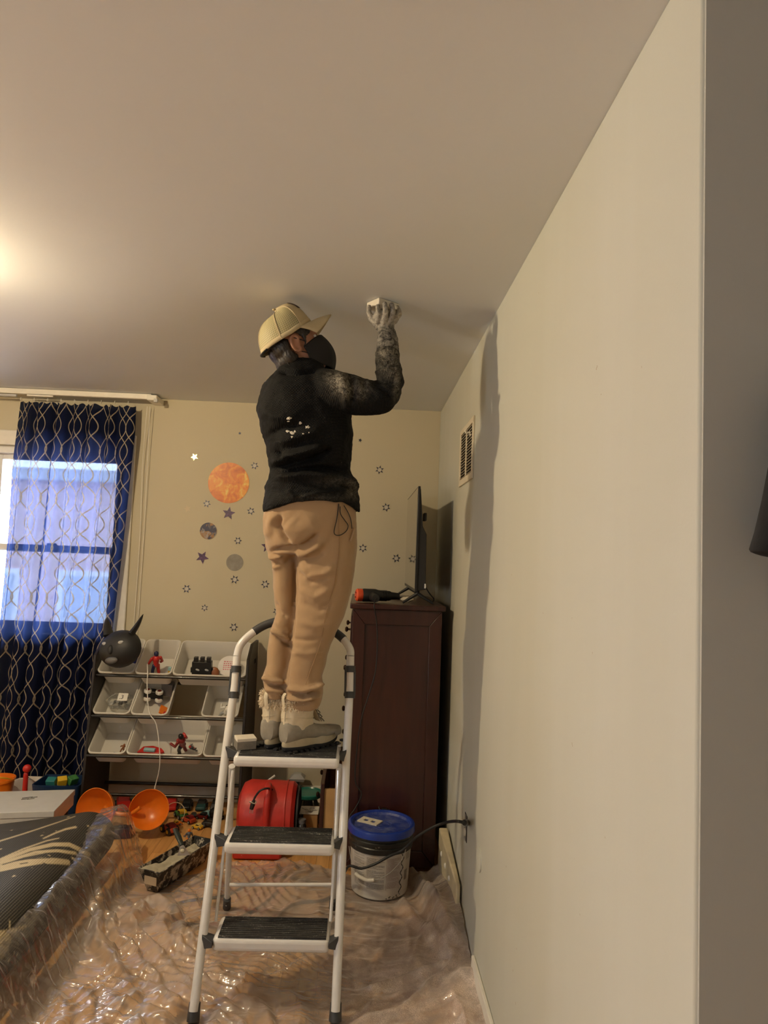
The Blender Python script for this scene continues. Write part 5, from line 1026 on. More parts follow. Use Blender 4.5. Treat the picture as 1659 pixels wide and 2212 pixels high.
for (pl_, a_, w_) in (([(.30, 3.40), (.36, 3.10), (.41, 2.78)], .05, .03), ([(.20, 3.25), (.30, 2.95), (.40, 2.70)], .03, .022), ([(.10, 2.52), (.24, 2.60), (.36, 2.66)], .022, .016), ([(-.1, 2.28), (.2, 2.42), (.40, 2.66)], .024, .016)):
    dd, tt_ = seg_dist(np.stack([x, y], 1), pl_); z_ += a_*np.exp(-(dd/w_)**2)
flat = np.ones_like(x)
for c_, r_ in ((LF, .032), (RF, .032), (PZ(490, 1960, 0), .03), (PZ(719, 1960, 0), .03), (BC, .14), *[(cen_ + ux*Lp*f_, .08) for f_ in (-.5, -.35, -.2, 0, .2, .35, .5)]):
    flat *= sm(r_, r_ + .06, np.hypot(x-c_.x, y-c_.y))
z_ = .0015 + (z_-.0015)*np.clip(flat, 0, 1)
cpts = np.array([[p.x, p.y] for p in catmull(cord[10:], 4)]); dd, tt_ = seg_dist(np.stack([x, y], 1), cpts.tolist()); z_ = np.maximum(z_, .0160*np.exp(-(dd/.014)**4))
yfar = np.interp(x, [-1.18, -1.0, -.93, -.80, -.55, -.2, .05, .3, .47], [3.52, 3.50, 3.36, 3.34, 3.50, 3.52, 3.42, 3.435, 3.43]) + .03*vnoise(np.stack([x*9, x*0, x*0], 1), 91)
z_ = np.minimum(z_, np.where((x > DX0-.02) & (y > DY0-.03), .02, 9))
yfar = np.where(x > DX0-.03, np.minimum(yfar, DY0-.012), yfar)
xleft = np.interp(y, [1.4, 2.5, 3.0, 3.35, 3.5], [-1.12, -1.135, -1.15, -1.20, -1.215]) + .006*vnoise(np.stack([y*7, y*0, y*0], 1), 93)
keep = ((y < yfar) & (x > xleft)).reshape(nx, ny); ids = -np.ones(nx*ny, int); kf = keep.ravel(); ids[kf] = np.arange(kf.sum())
wob = .004*np.stack([vnoise(np.stack([x*40, y*40, x*0], 1), 101), vnoise(np.stack([x*40, y*40, x*0], 1), 102)], 1)
pts = np.stack([np.clip(x + wob[:, 0]*(np.abs(x) < 9), -9, .4715), y + wob[:, 1], z_], 1)[kf]
I = np.arange(nx*ny).reshape(nx, ny); qd = np.stack([I[:-1, :-1], I[1:, :-1], I[1:, 1:], I[:-1, 1:]], -1).reshape(-1, 4); qd = qd[kf[qd].all(1)]
me = bpy.data.meshes.new('drop_sheet'); me.from_pydata(pts.tolist(), [], ids[qd].tolist())
dust = np.clip((x + .12)/.35, 0, 1)*np.clip((3.3-y)/.8, .35, 1); set_attr(me, 'dust', dust[kf]); set_attr(me, 'clear', (sm(-.95, -1.06, x))[kf])
k = NT('clear_plastic_film'); co = k.coord('Object'); tr = k.node('ShaderNodeBsdfTransparent', i_0=(.99, .985, .98)); gl = k.node('ShaderNodeBsdfGlossy', i_0=(.95, .95, .97)); gl.inputs['Roughness'].default_value = .11
hsum = None
for sc_v, amp, ang, st in ((6.0, .016, .56, (.5, 1.5, 1)), (13.0, .006, .95, (.6, 1.3, 1))):
    mp = k.node('ShaderNodeMapping'); k.l.new(co, mp.inputs[0]); mp.inputs['Rotation'].default_value = (0, 0, ang); mp.inputs['Scale'].default_value = st
    nz_ = k.noise(mp.outputs[0], sc_v, 1.0, .5, .9); rg_ = k.math('ABSOLUTE', k.math('SUBTRACT', nz_, .5)); t_ = k.math('MULTIPLY', rg_, -amp*2); hsum = t_ if hsum is None else k.math('ADD', hsum, t_)
bp_ = k.node('ShaderNodeBump'); k.l.new(hsum, bp_.inputs['Height']); bp_.inputs['Strength'].default_value = .9; bp_.inputs['Distance'].default_value = 1.0; k.l.new(bp_.outputs[0], gl.inputs['Normal'])
fz = k.node('ShaderNodeFresnel'); fz.inputs[0].default_value = 1.6; k.l.new(bp_.outputs[0], fz.inputs['Normal']); gf = k.math('ADD', k.math('MULTIPLY', fz.outputs[0], 2.0), .03, clamp=True)
gl2 = k.node('ShaderNodeBsdfGlossy', i_0=(.95, .95, .97)); gl2.inputs['Roughness'].default_value = .42; k.l.new(bp_.outputs[0], gl2.inputs['Normal']); mg = k.node('ShaderNodeMixShader'); mg.inputs[0].default_value = .35; k.l.new(gl.outputs[0], mg.inputs[1]); k.l.new(gl2.outputs[0], mg.inputs[2])
m1 = k.node('ShaderNodeMixShader'); k.l.new(gf, m1.inputs[0]); k.l.new(tr.outputs[0], m1.inputs[1]); k.l.new(mg.outputs[0], m1.inputs[2])
dd_ = k.node('ShaderNodeBsdfDiffuse', i_0=(.96, .86, .79)); dt_ = k.node('ShaderNodeBsdfTranslucent', i_0=(.96, .86, .79)); dm_ = k.node('ShaderNodeMixShader'); dm_.inputs[0].default_value = .2; k.l.new(dd_.outputs[0], dm_.inputs[1]); k.l.new(dt_.outputs[0], dm_.inputs[2]); n1 = k.noise(co, 9, 5, .65); n2 = k.noise(co, 420, 2, .5)
df_ = k.math('ADD', k.math('MULTIPLY', k.math('MULTIPLY', k.attr('dust'), k.ramp(n1, [(.40, .12), (.66, .85)])), k.ramp(n2, [(.40, .25), (.62, 1.0)])), k.math('MULTIPLY', k.ramp(k.noise(co, 2.2, 3, .5), [(.35, .20), (.7, .38)]), k.math('SUBTRACT', 1.0, k.math('MULTIPLY', k.attr('clear'), .72))), clamp=True)
m2 = k.node('ShaderNodeMixShader'); k.l.new(k.math('MULTIPLY', df_, .85), m2.inputs[0]); k.l.new(m1.outputs[0], m2.inputs[1]); k.l.new(dm_.outputs[0], m2.inputs[2]); k.l.new(m2.outputs[0], k.out.inputs[0])
ds = link('drop_sheet', me, k.m, smooth='all'); tag(ds, 'crumpled clear plastic drop sheet covering the wooden floor, dusty by the wall', 'plastic sheet')
# ------------------------------------------------------------------ the person on the ladder
per = thing('person', 'person in black jacket and tan trousers on the ladder sanding the ceiling', 'person', ((STEPS[0][0]+STEPS[0][1])/2, 2.6, TOPZ+.0035))
# --- head frame: x forward, y left, z up
HC = P(640, 749, 2.505); HYAW, HPIT = math.radians(14), math.radians(26)
HM = Matrix.Translation(HC) @ Matrix.Rotation(HYAW, 4, 'Z') @ Matrix.Rotation(-HPIT, 4, 'Y')
def rings_px(rows, n=40, p=2.3):
    out = []
    for (py, l, r, Yc, hd) in rows:
        L, R_ = P(l, py, Yc), P(r, py, Yc); c = (L+R_)/2; hw = (R_-L).length/2; ux_ = (R_-L).normalized()
        ring = []
        for q in range(n):
            a = 2*math.pi*q/n; ca, sa = math.cos(a), math.sin(a)
            x = math.copysign(abs(ca)**(2/p), ca)*hw; y = math.copysign(abs(sa)**(2/p), sa)*hd
            ring.append(c + ux_*x + Vector((0, y, 0)))
        out.append(ring)
    return out
def push(co, no, polys, facing=True):
    """fabric folds: raise (+) or sink (-) the cloth along lines traced on the visible side"""
    uvp = project(co); view = co - np.array(ORG); view /= np.linalg.norm(view, axis=1)[:, None]
    f = np.clip(-(view*no).sum(1)*1.6 + .1, 0, 1); h = np.zeros(len(co))
    for pl_, amp, w in polys:
        dd, tt_ = seg_dist(uvp, pl_); end = np.clip(np.minimum(tt_, 1-tt_)*5 + .15, 0, 1); h += 1.9*amp*np.exp(-(dd/w)**2)*end
    return co + no*(h*f)[:, None]

# --- body: one continuous skin (head, neck, trunk, arms, legs), mostly under the clothes
b = MB()
def hd(v): return HM @ Vector(v)
hrot = (HM.to_3x3())
def hball(c, r, rot=None): b.ball(hd(c), r, hrot if rot is None else hrot @ rot, 20, 14)
hball((-.012, 0, .030), (.094, .074, .088)); hball((.022, 0, -.020), (.066, .062, .088)); hball((.038, 0, -.075), (.034, .036, .034)); hball((.070, 0, .030), (.022, .050, .030))
b.caps([hd((.082, 0, .012)), hd((.098, 0, -.028))], [.007, .010], 12); hball((.088, 0, -.034), (.012, .014, .010)); hball((.076, 0, -.062), (.016, .026, .010)); hball((.062, 0, -.090), (.018, .022, .018))
for s in (-1, 1):
    hball((.052, s*.034, -.018), (.018, .018, .016)); hball((.076, s*.030, .026), (.012, .022, .007))
    b.tube([hd((-.016 + .017*math.cos(a), s*(.074 + .008*math.sin(a*.5)), .0 + .030*math.sin(a) - .004)) for a in np.linspace(.2, 5.6, 16)], .0058, 8)
    hball((-.013, s*.070, -.004), (.015, .007, .026)); hball((-.010, s*.074, -.032), (.008, .006, .009))
nk = P(646, 800, 2.50)
b.caps([hd((-.02, 0, -.03)), nk, P(650, 840, 2.52)], [.056, .052, .065])
b.caps([P(650, 845, 2.52), P(655, 900, 2.53), P(664, 980, 2.55), P(668, 1060, 2.585), P(668, 1130, 2.60)], [.075, .085, .08, .085, .085], 20)
RS, RE, RW = P(706, 842, 2.455), P(836, 856, 2.43), P(836, 716, 2.475)
b.caps([P(660, 850, 2.50), RS, RS.lerp(RE, .5), RE], [.055, .048, .04, .033]); b.caps([RE, RE.lerp(RW, .4), RW, P(832, 698, 2.48)], [.030, .028, .021, .020])
LS, LE, LW = P(600, 852, 2.60), P(608, 955, 2.70), P(636, 950, 2.76)
b.caps([P(645, 850, 2.53), LS, LS.lerp(LE, .5), LE], [.06, .05, .043, .036]); b.caps([LE, LE.lerp(LW, .4), LW, LW + Vector((.05, .02, .01)), LW + Vector((.10, .02, .0))], [.036, .036, .024, .03, .02])
for q in range(4): b.caps([LW + Vector((.07, .02, .018-.014*q)), LW + Vector((.12, .01, .016-.014*q)), LW + Vector((.14, -.01, .010-.013*q))], [.009, .008, .007], 8)
b.caps([LW + Vector((.03, 0, .02)), LW + Vector((.07, -.02, .035))], [.010, .008], 8)
for (h_, kn, an) in ((P(706, 1150, 2.575), P(684, 1350, 2.60), P(652, 1575, 2.60)), (P(616, 1150, 2.66), P(612, 1350, 2.642), P(596, 1570, 2.62))):
    b.caps([P(664, 1120, 2.62), h_, h_.lerp(kn, .5), kn], [.07, .042, .034, .026]); b.caps([kn, kn.lerp(an, .35), an], [.026, .026, .022])
SKIN = NT('skin'); co = SKIN.coord('Object'); n = SKIN.noise(co, 30, 4); SKIN.put(SKIN.ramp(n, [(.3, (.30, .14, .085)), (.7, (.38, .19, .12))]), SKIN.b.inputs['Base Color']); SKIN.b.inputs['Roughness'].default_value = .5
SKIN.b.inputs['Subsurface Weight'].default_value = .12; SKIN.b.inputs['Subsurface Radius'].default_value = (.01, .004, .002)
body = link('body', remesh(b, .0045, 4), SKIN.m, per, 'all', world=True)
M_EYE = mat('eye_white', (.7, .68, .64), .2); M_IRIS = mat('iris_brown', (.02, .01, .006), .15); M_HAIR = mat('hair_dark', (.012, .008, .006), .45, bump=.5, bscale=300)
for s in (-1, 1):
    e_ = MB().ball(hd((.0665, s*.031, .004)), .0125).build('eye', M_EYE, body, True, world=True)
    MB().ball(hd((.0775, s*.032, .005)), (.003, .0055, .0055), hrot).build('iris', M_IRIS, e_, True, world=True)
    MB().tube([hd((.080-.012*t*t, s*(.014+.030*t), .026+.004*math.sin(3*t))) for t in np.linspace(0, 1, 8)], [.002, .003, .0034, .0034, .003, .0026, .002, .001], 8).build('eyebrow', M_HAIR, body, True, world=True)
# hair: side and nape below the cap
h = MB()
for c, r in (((-.045, 0, .004), (.062, .076, .055)), ((-.062, 0, -.040), (.036, .056, .045)), ((-.052, 0, -.080), (.030, .046, .045)), ((-.045, .03, -.03), (.035, .045, .05)), ((-.045, -.03, -.03), (.035, .045, .05)), ((.020, .058, .036), (.042, .022, .026)), ((.020, -.058, .036), (.042, .022, .026))): h.ball(hd(c), r, hrot, 20, 12)
for s in (-1, 1): h.caps([hd((.028, s*.070, .03)), hd((.022, s*.072, .005)), hd((.018, s*.071, -.018))], [.010, .007, .003], 8)
hm_ = remesh(h, .004, 3); c_ = get_co(hm_); n_ = get_no(hm_); loc = (np.c_[c_, np.ones(len(c_))] @ np.array(HM.inverted()).T)[:, :3]
# keep the ear clear and score strands
dE = np.linalg.norm((loc - np.array([-.013, 0, -.003]))[:, [0, 2]]/np.array([.026, .036]), axis=1); side = np.abs(loc[:, 1]) > .05
c_ = c_ + n_*(.0009*np.sin(loc[:, 0]*620 + loc[:, 2]*160 + 3*vnoise(loc*60, 3)))[:, None]
c_[side & (dE < 1)] -= n_[side & (dE < 1)]*.018; set_co(hm_, c_); link('hair', hm_, M_HAIR, per, 'all', world=True)
rl = random.Random(5); st = MB()
for q in range(60):
    a = rl.uniform(-1, 1); p0 = Vector((-.078 + .02*abs(a), a*.055, -.045 + rl.uniform(-.02, .03))); st.tube([hd(p0), hd(p0 + Vector((-.010, a*.004, -.022))), hd(p0 + Vector((-.012*rl.uniform(.2, 1.6), a*.012, -.050*rl.uniform(.7, 1.2))))], [.0016, .0012, .0003], 5)
tag(st.build('hair_wisps', M_HAIR, per, True, world=True), kind='stuff')
# cap: front panels, mesh back, brim
M_CAPF = mat('cap_beige', (.47, .385, .235), .8, var=.06, bump=.25, bscale=500)
k = NT('cap_mesh'); co = k.coord('UV'); u_, v_, _z = k.sep(co); gx_ = k.math('ABSOLUTE', k.math('SUBTRACT', k.math('FRACT', k.math('MULTIPLY', u_, 54)), .5)); gy_ = k.math('ABSOLUTE', k.math('SUBTRACT', k.math('FRACT', k.math('MULTIPLY', v_, 22)), .5)); hole = k.math('MULTIPLY', k.math('LESS_THAN', gx_, .34), k.math('LESS_THAN', gy_, .34))
k.b.inputs['Base Color'].default_value = (.46, .405, .225, 1); k.b.inputs['Roughness'].default_value = .6; tr = k.node('ShaderNodeBsdfTransparent'); ms = k.node('ShaderNodeMixShader'); k.l.new(k.math('MULTIPLY', hole, .42), ms.inputs[0]); k.l.new(k.b.outputs[0], ms.inputs[1]); k.l.new(tr.outputs[0], ms.inputs[2]); k.l.new(ms.outputs[0], k.out.inputs[0]); M_CAPM = k.m
CB = Vector((-.004, 0, .030))
CAPR = Matrix.Translation((-.010, 0, .0)) @ Matrix.Rotation(math.radians(-11), 4, 'Y')
def cap_pt(a, t, off=0):                               # a angle (0 front), t 0 rim .. 1 crown
    fx = math.cos(a); front = max(0, fx)
    rx, ry = .108 + off, .090 + off; c = math.cos(t*math.pi/2)**.62; s = math.sin(t*math.pi/2)
    hgt = (.104 + .018*front) + off
    z = s*hgt + (.010*front + .006*max(0, -fx))*(1-s)
    x = fx*rx*c*(1 - .10*s*front) + .020*s; return CAPR @ (CB + Vector((x, math.sin(a)*ry*c, z)))
cap = thing('cap', None, None); cap.parent = per; cap.matrix_parent_inverse = chain(per).inverted()
del_cap = cap
def cap_grid(a0, a1, na, nt, name, m, off=0, t0=0, t1=1, th=.0016):
    vs, fs, uvs_ = [], [], []
    for i in range(na+1):
        for j in range(nt+1):
            a = a0 + (a1-a0)*i/na; t = t0 + (t1-t0)*j/nt; vs.append(HM @ cap_pt(a, t, off)); uvs_.append((i/na, t))
    for i in range(na):
        for j in range(nt): fs.append((i*(nt+1)+j, (i+1)*(nt+1)+j, (i+1)*(nt+1)+j+1, i*(nt+1)+j+1))
    me = bpy.data.meshes.new(name); me.from_pydata([tuple(v) for v in vs], [], fs); ul = me.uv_layers.new(name='UVMap')
    for lp in me.loops: ul.data[lp.index].uv = uvs_[lp.vertex_index]
    o = link(name, me, m, CAPO, 'all', world=True); sd = o.modifiers.new('t', 'SOLIDIFY'); sd.thickness = th; sd.offset = 0; return o
bpy.data.objects.remove(cap)
FRA = math.radians(64)
M_BAND = M_CAPF
vs = []; fs = []
CAPO = per
band = None
me = bpy.data.meshes.new('cap')
CAPO = cap_grid(-FRA, FRA, 30, 16, 'cap', M_CAPF); CAPO.name = 'cap'
cap_grid(FRA, 2*math.pi-FRA, 60, 16, 'cap_mesh_back', M_CAPM)
cap_grid(0, 2*math.pi, 72, 2, 'cap_band', M_CAPF, .0018, 0, .10)
for a in (FRA, -FRA, math.pi*.62, -math.pi*.62, math.pi): MB().tube([HM @ cap_pt(a, t, .001) for t in np.linspace(0, 1, 14)], .0026, 6).build('cap_seam', M_CAPF, CAPO, True, world=True)
MB().ball(HM @ cap_pt(0, 1, .0), (.006, .006, .004)).build('cap_button', M_CAPF, CAPO, True, world=True)
cap_grid(-.62, .62, 14, 5, 'cap_patch', mat('cap_patch_dark', (.035, .018, .010), .6), .0026, .40, .74)
MB().tube([HM @ (cap_pt(math.pi + q, .02, .004) + Vector((0, 0, -.004))) for q in np.linspace(-.55, .55, 12)], .006, 8, flat=.5).build('cap_strap', M_BLKM, CAPO, True, world=True)
br = MB(); top, bot = [], []; nb, nr_ = 28, 8
for i in range(nb+1):
    u = -1 + 2*i/nb; a = u*FRA*1.08; p0 = cap_pt(a, .02, .001); p0.z -= .002
    for j in range(nr_+1):
        t = j/nr_; ext = .082*(1 - .40*abs(u)**4); x = p0.x + ext*t; y = p0.y*(1 + .04*t); z = p0.z + .020*t - .042*abs(u)**2.0*t - .016*t*t
        top.append(HM @ Vector((x, y, z)))
fs = [(i*(nr_+1)+j, (i+1)*(nr_+1)+j, (i+1)*(nr_+1)+j+1, i*(nr_+1)+j+1) for i in range(nb) for j in range(nr_)]
br.add(top, fs); bo = br.build('cap_brim', M_CAPF, CAPO, 'all', world=True); sd = bo.modifiers.new('t', 'SOLIDIFY'); sd.thickness = .0042; sd.offset = 0
for j in (3, 5, 7): MB().tube([top[i*(nr_+1)+j] + (HM.to_3x3() @ Vector((0, 0, .0022))) for i in range(2, nb-1)], .0006, 4).build('brim_stitch', M_CAPF, bo, True, world=True)
# face mask with ear loops
mk_ = []; nmu, nmv = 30, 22
for i in range(nmu+1):
    u = -1 + 2*i/nmu
    for j in range(nmv+1):
        v = j/nmv; vv = v - .5; au = abs(u)
        zc = -.058; half = .068*(1 - .60*au**1.7); z = zc + half*2*vv - .004*au + .012*au
        bulge = .117 - .020*(2*vv)**2*(1 if vv > 0 else 1.35) - .004*max(0, vv); ang = u*math.radians(80)
        R__ = bulge*(1 - .13*au**2); x = -.006 + R__*math.cos(ang)*1.0 + .012*(1-au); y = .066*math.sin(ang)*1.06
        if au < .1: x += .006*(1 - au/.1)
        mk_.append(hd((x, y, z)))
m = MB(); m.add(mk_, [(i*(nmv+1)+j, (i+1)*(nmv+1)+j, (i+1)*(nmv+1)+j+1, i*(nmv+1)+j+1) for i in range(nmu) for j in range(nmv)])
M_MASK = mat('mask_black', (.006, .006, .007), .75, bump=.15, bscale=400)
fm = m.build('face_mask', M_MASK, per, 'all', world=True); sd = fm.modifiers.new('t', 'SOLIDIFY'); sd.thickness = .002
for s in (-1, 1):
    ex = mk_[(0 if s < 0 else nmu)*(nmv+1) + nmv]; ex2 = mk_[(0 if s < 0 else nmu)*(nmv+1)]
    MB().tube(catmull([ex, hd((.018, s*.074, -.008)), hd((-.012, s*.078, .014)), hd((-.028, s*.076, .024))], 5), .0018, 6).build('ear_loop', M_MASK, fm, True, world=True)
    MB().tube(catmull([ex2, hd((.012, s*.070, -.050)), hd((-.018, s*.076, -.030)), hd((-.034, s*.076, .0))], 5), .0018, 6).build('ear_loop', M_MASK, fm, True, world=True)
# --- jacket
j = MB()
j.loft(rings_px([(781, 618, 692, 2.502, .060), (788, 608, 698, 2.502, .064), (800, 600, 705, 2.502, .070), (812, 588, 714, 2.505, .085), (828, 575, 728, 2.51, .105), (850, 565, 748, 2.515, .125), (880, 557, 757, 2.525, .140), (905, 557, 760, 2.53, .145), (932, 564, 761, 2.535, .145), (964, 574, 760, 2.545, .14), (1000, 581, 758, 2.555, .138), (1022, 583, 759, 2.565, .140), (1040, 578, 769, 2.575, .148), (1062, 573, 774, 2.58, .155), (1085, 568, 777, 2.585, .160), (1104, 567, 778, 2.59, .162)]))
arm = catmull([P(676, 838, 2.49), P(712, 842, 2.45), P(752, 850, 2.432), P(795, 859, 2.424), P(828, 853, 2.425), P(842, 832, 2.435), P(840, 806, 2.448), P(838, 780, 2.458), P(838, 759, 2.462)], 5)
rad = np.interp(np.linspace(0, 8, len(arm)), range(9), [.070, .074, .072, .064, .055, .0500, .0465, .0445, .0445])
j.tube(arm, list(rad), 22); j.ball(arm[20], rad[20]*.98, nu=20, nv=14)
larm = catmull([P(630, 845, 2.55), P(600, 850, 2.60), P(592, 905, 2.67), P(606, 960, 2.715), P(628, 956, 2.75), P(650, 950, 2.775)], 4); j.tube(larm, list(np.interp(np.linspace(0, 5, len(larm)), range(6), [.06, .064, .058, .05, .045, .043])), 18)
jm = remesh(j, .0062, 5, .5); c_ = get_co(jm); n_ = get_no(jm)
folds = [([(590, 1000), (625, 985), (668, 972), (705, 962)], .010, 9), ([(588, 1012), (640, 1000), (700, 985)], -.010, 7), ([(600, 1022), (650, 1014), (712, 1010), (748, 1016)], -.010, 6), ([(590, 1034), (650, 1026), (720, 1030)], .007, 10), ([(665, 985), (700, 978), (716, 968)], -.008, 6), ([(600, 960), (650, 940), (700, 925)], .005, 12), ([(580, 940), (610, 925), (650, 915)], -.004, 9), ([(592, 975), (612, 990), (640, 990)], -.006, 6), ([(740, 1030), (764, 1040), (772, 1060)], .008, 8), ([(735, 1045), (760, 1056), (774, 1070)], -.008, 5),
         ([(652, 1084), (690, 1072), (735, 1066)], .004, 5), ([(755, 800), (763, 840), (758, 880)], -.006, 8), ([(738, 805), (745, 850), (752, 890)], .004, 10), ([(783, 810), (790, 840), (812, 862)], -.006, 7), ([(800, 826), (825, 836), (848, 862)], -.006, 6), ([(806, 822), (830, 820), (862, 826)], -.009, 5), ([(808, 808), (835, 802), (866, 818)], .010, 5), ([(810, 790), (836, 795), (864, 796)], -.006, 5), ([(812, 778), (835, 782), (864, 778)], .006, 5), ([(814, 765), (836, 770), (864, 762)], -.005, 4), ([(560, 880), (600, 900), (640, 905)], .003, 14), ([(600, 800), (640, 806), (695, 800)], -.006, 5), ([(620, 1060), (640, 1085)], .004, 6)]
c_ = push(c_, n_, [(a, b_*(1.0 if a[0][0] > 780 else 1.7), w*.85) for a, b_, w in folds]); c_ = c_ + n_*(.0045*fbm(c_*np.array([16, 16, 26]), 17, 3) + .0012*fbm(c_*70, 23, 2))[:, None]
uvp = project(c_)                                      # hem: higher at the back middle, dipping at both sides
hem_y = np.interp(uvp[:, 0], [560, 600, 640, 690, 740, 770, 790], [1113, 1100, 1091, 1086, 1091, 1104, 1116]); lowp = np.clip((uvp[:, 1]-1050)/50, 0, 1); dz = (np.minimum(hem_y, 1116) - 1104)/FPX*2.58; front = c_[:, 1] < 2.60
c_[:, 2] -= np.where(front, dz, 0)*lowp; set_co(jm, c_)
dustv = np.zeros(len(c_)); uvp = project(c_)
for (cx_, cy_, rx_, ry_, a_) in ((735, 825, 22, 22, .9), (750, 845, 14, 18, .6), (782, 838, 18, 22, .6), (840, 790, 24, 26, .55), (835, 762, 26, 14, .8), (856, 820, 8, 40, .6), (763, 1058, 12, 18, .5), (720, 815, 20, 14, .5), (730, 1040, 50, 12, .18), (700, 1075, 60, 8, .2)): dustv += a_*np.exp(-((uvp[:, 0]-cx_)/rx_)**2 - ((uvp[:, 1]-cy_)/ry_)**2)
set_attr(jm, 'dust', np.clip(dustv, 0, 1))
k = NT('jacket_waffle'); co = k.coord('Object'); wv1 = k.node('ShaderNodeTexWave', wave_type='BANDS', bands_direction='DIAGONAL'); k.l.new(co, wv1.inputs[0]); wv1.inputs['Scale'].default_value = 62; mp = k.coord('Object', (-1, 1, 1)); wv2 = k.node('ShaderNodeTexWave', wave_type='BANDS', bands_direction='DIAGONAL'); k.l.new(mp, wv2.inputs[0]); wv2.inputs['Scale'].default_value = 62
wf = k.math('MULTIPLY', wv1.outputs[1], wv2.outputs[1]); dn_ = k.noise(co, 60, 6, .75, .6); dn2 = k.noise(co, 260, 3, .6); spk = k.noise(co, 130, 3, .6)
df_ = k.math('MULTIPLY', k.attr('dust'), k.math('MULTIPLY', k.ramp(dn_, [(.36, .0), (.68, 1.0)]), k.ramp(dn2, [(.35, .35), (.6, 1.0)])))
df_ = k.math('ADD', df_, k.math('MULTIPLY', k.ramp(spk, [(.735, 0.0), (.76, 1.0)]), .35), clamp=True)
k.put(k.mix(df_, k.mix(wf, (.0028, .0028, .003), (.0065, .0062, .006)), (.42, .38, .31)), k.b.inputs['Base Color']); k.b.inputs['Roughness'].default_value = .8; k.b.inputs['Specular IOR Level'].default_value = .18; k.bump(wf, .5, .003)
jk_ = link('jacket', jm, k.m, per, 'all', world=True)
M_PLAST = mat('plaster_splash', (.62, .58, .50), .8)
def surf(px, py, obj_co, obj_no):                      # nearest visible surface point under a pixel
    d = np.linalg.norm(project(obj_co) - np.array([px, py]), axis=1); near = np.argsort(d)[:30]; i = near[np.argmin(obj_co[near, 1])]; return Vector(obj_co[i]), Vector(obj_no[i])
rl = random.Random(9); jn = get_no(jm)
for (px, py, r) in ((622, 907, 5), (625, 913, 3), (647, 917, 4), (663, 917, 5), (666, 919, 3), (621, 929, 4), (630, 936, 6), (634, 934, 5), (629, 943, 3), (655, 935, 2), (668, 932, 2)):
    p, n = surf(px, py, c_, jn); rr = r/600*.9; mb = MB()
    mb.ball(p - n*.0006, (rr*.9, .0022, rr*.7), Matrix.Rotation(rl.uniform(-1, 1), 3, 'Y'), 20, 12); mb.v = [p + (v - p)*(1 + 1.1*mnoise.noise((v - p)*260 + Vector((px, py, 0)))) for v in mb.v]
    tag(mb.build('plaster_splash', M_PLAST, jk_, True, world=True), kind='stuff')
MB().loft([[P(602, 790, 2.47), P(640, 800, 2.43), P(690, 797, 2.45)], [P(602, 793, 2.468), P(640, 803, 2.428), P(690, 800, 2.448)]], cap=False, closed=False)
# --- trousers
t = MB()
t.loft(rings_px([(1050, 588, 758, 2.58, .130), (1085, 575, 768, 2.59, .145), (1120, 570, 769, 2.60, .150), (1150, 572, 771, 2.605, .148), (1178, 577, 771, 2.61, .135), (1196, 584, 768, 2.61, .11)]))
t.loft(rings_px([(1130, 640, 771, 2.585, .110), (1180, 643, 771, 2.59, .108), (1217, 640, 768, 2.592, .104), (1245, 639, 764, 2.595, .10), (1284, 637, 757, 2.60, .096), (1329, 634, 744, 2.60, .092), (1360, 629, 728, 2.60, .086), (1396, 624, 714, 2.595, .078), (1430, 620, 705, 2.59, .072), (1458, 617, 697, 2.585, .068), (1480, 615, 699, 2.582, .070), (1500, 616, 697, 2.58, .069), (1522, 618, 692, 2.578, .062), (1530, 622, 688, 2.578, .058)], 32))
t.loft(rings_px([(1130, 572, 660, 2.65, .105), (1180, 575, 650, 2.65, .095), (1215, 588, 646, 2.65, .088), (1250, 591, 642, 2.648, .082), (1290, 593, 640, 2.646, .078), (1325, 597, 638, 2.642, .074), (1362, 585, 634, 2.636, .070), (1400, 579, 628, 2.63, .066), (1435, 576, 623, 2.622, .064), (1460, 567, 620, 2.615, .062), (1480, 570, 619, 2.61, .062), (1500, 574, 618, 2.605, .058), (1506, 578, 616, 2.604, .054)], 32))
tm = remesh(t, .0055, 4, .5); c_ = get_co(tm); n_ = get_no(tm)
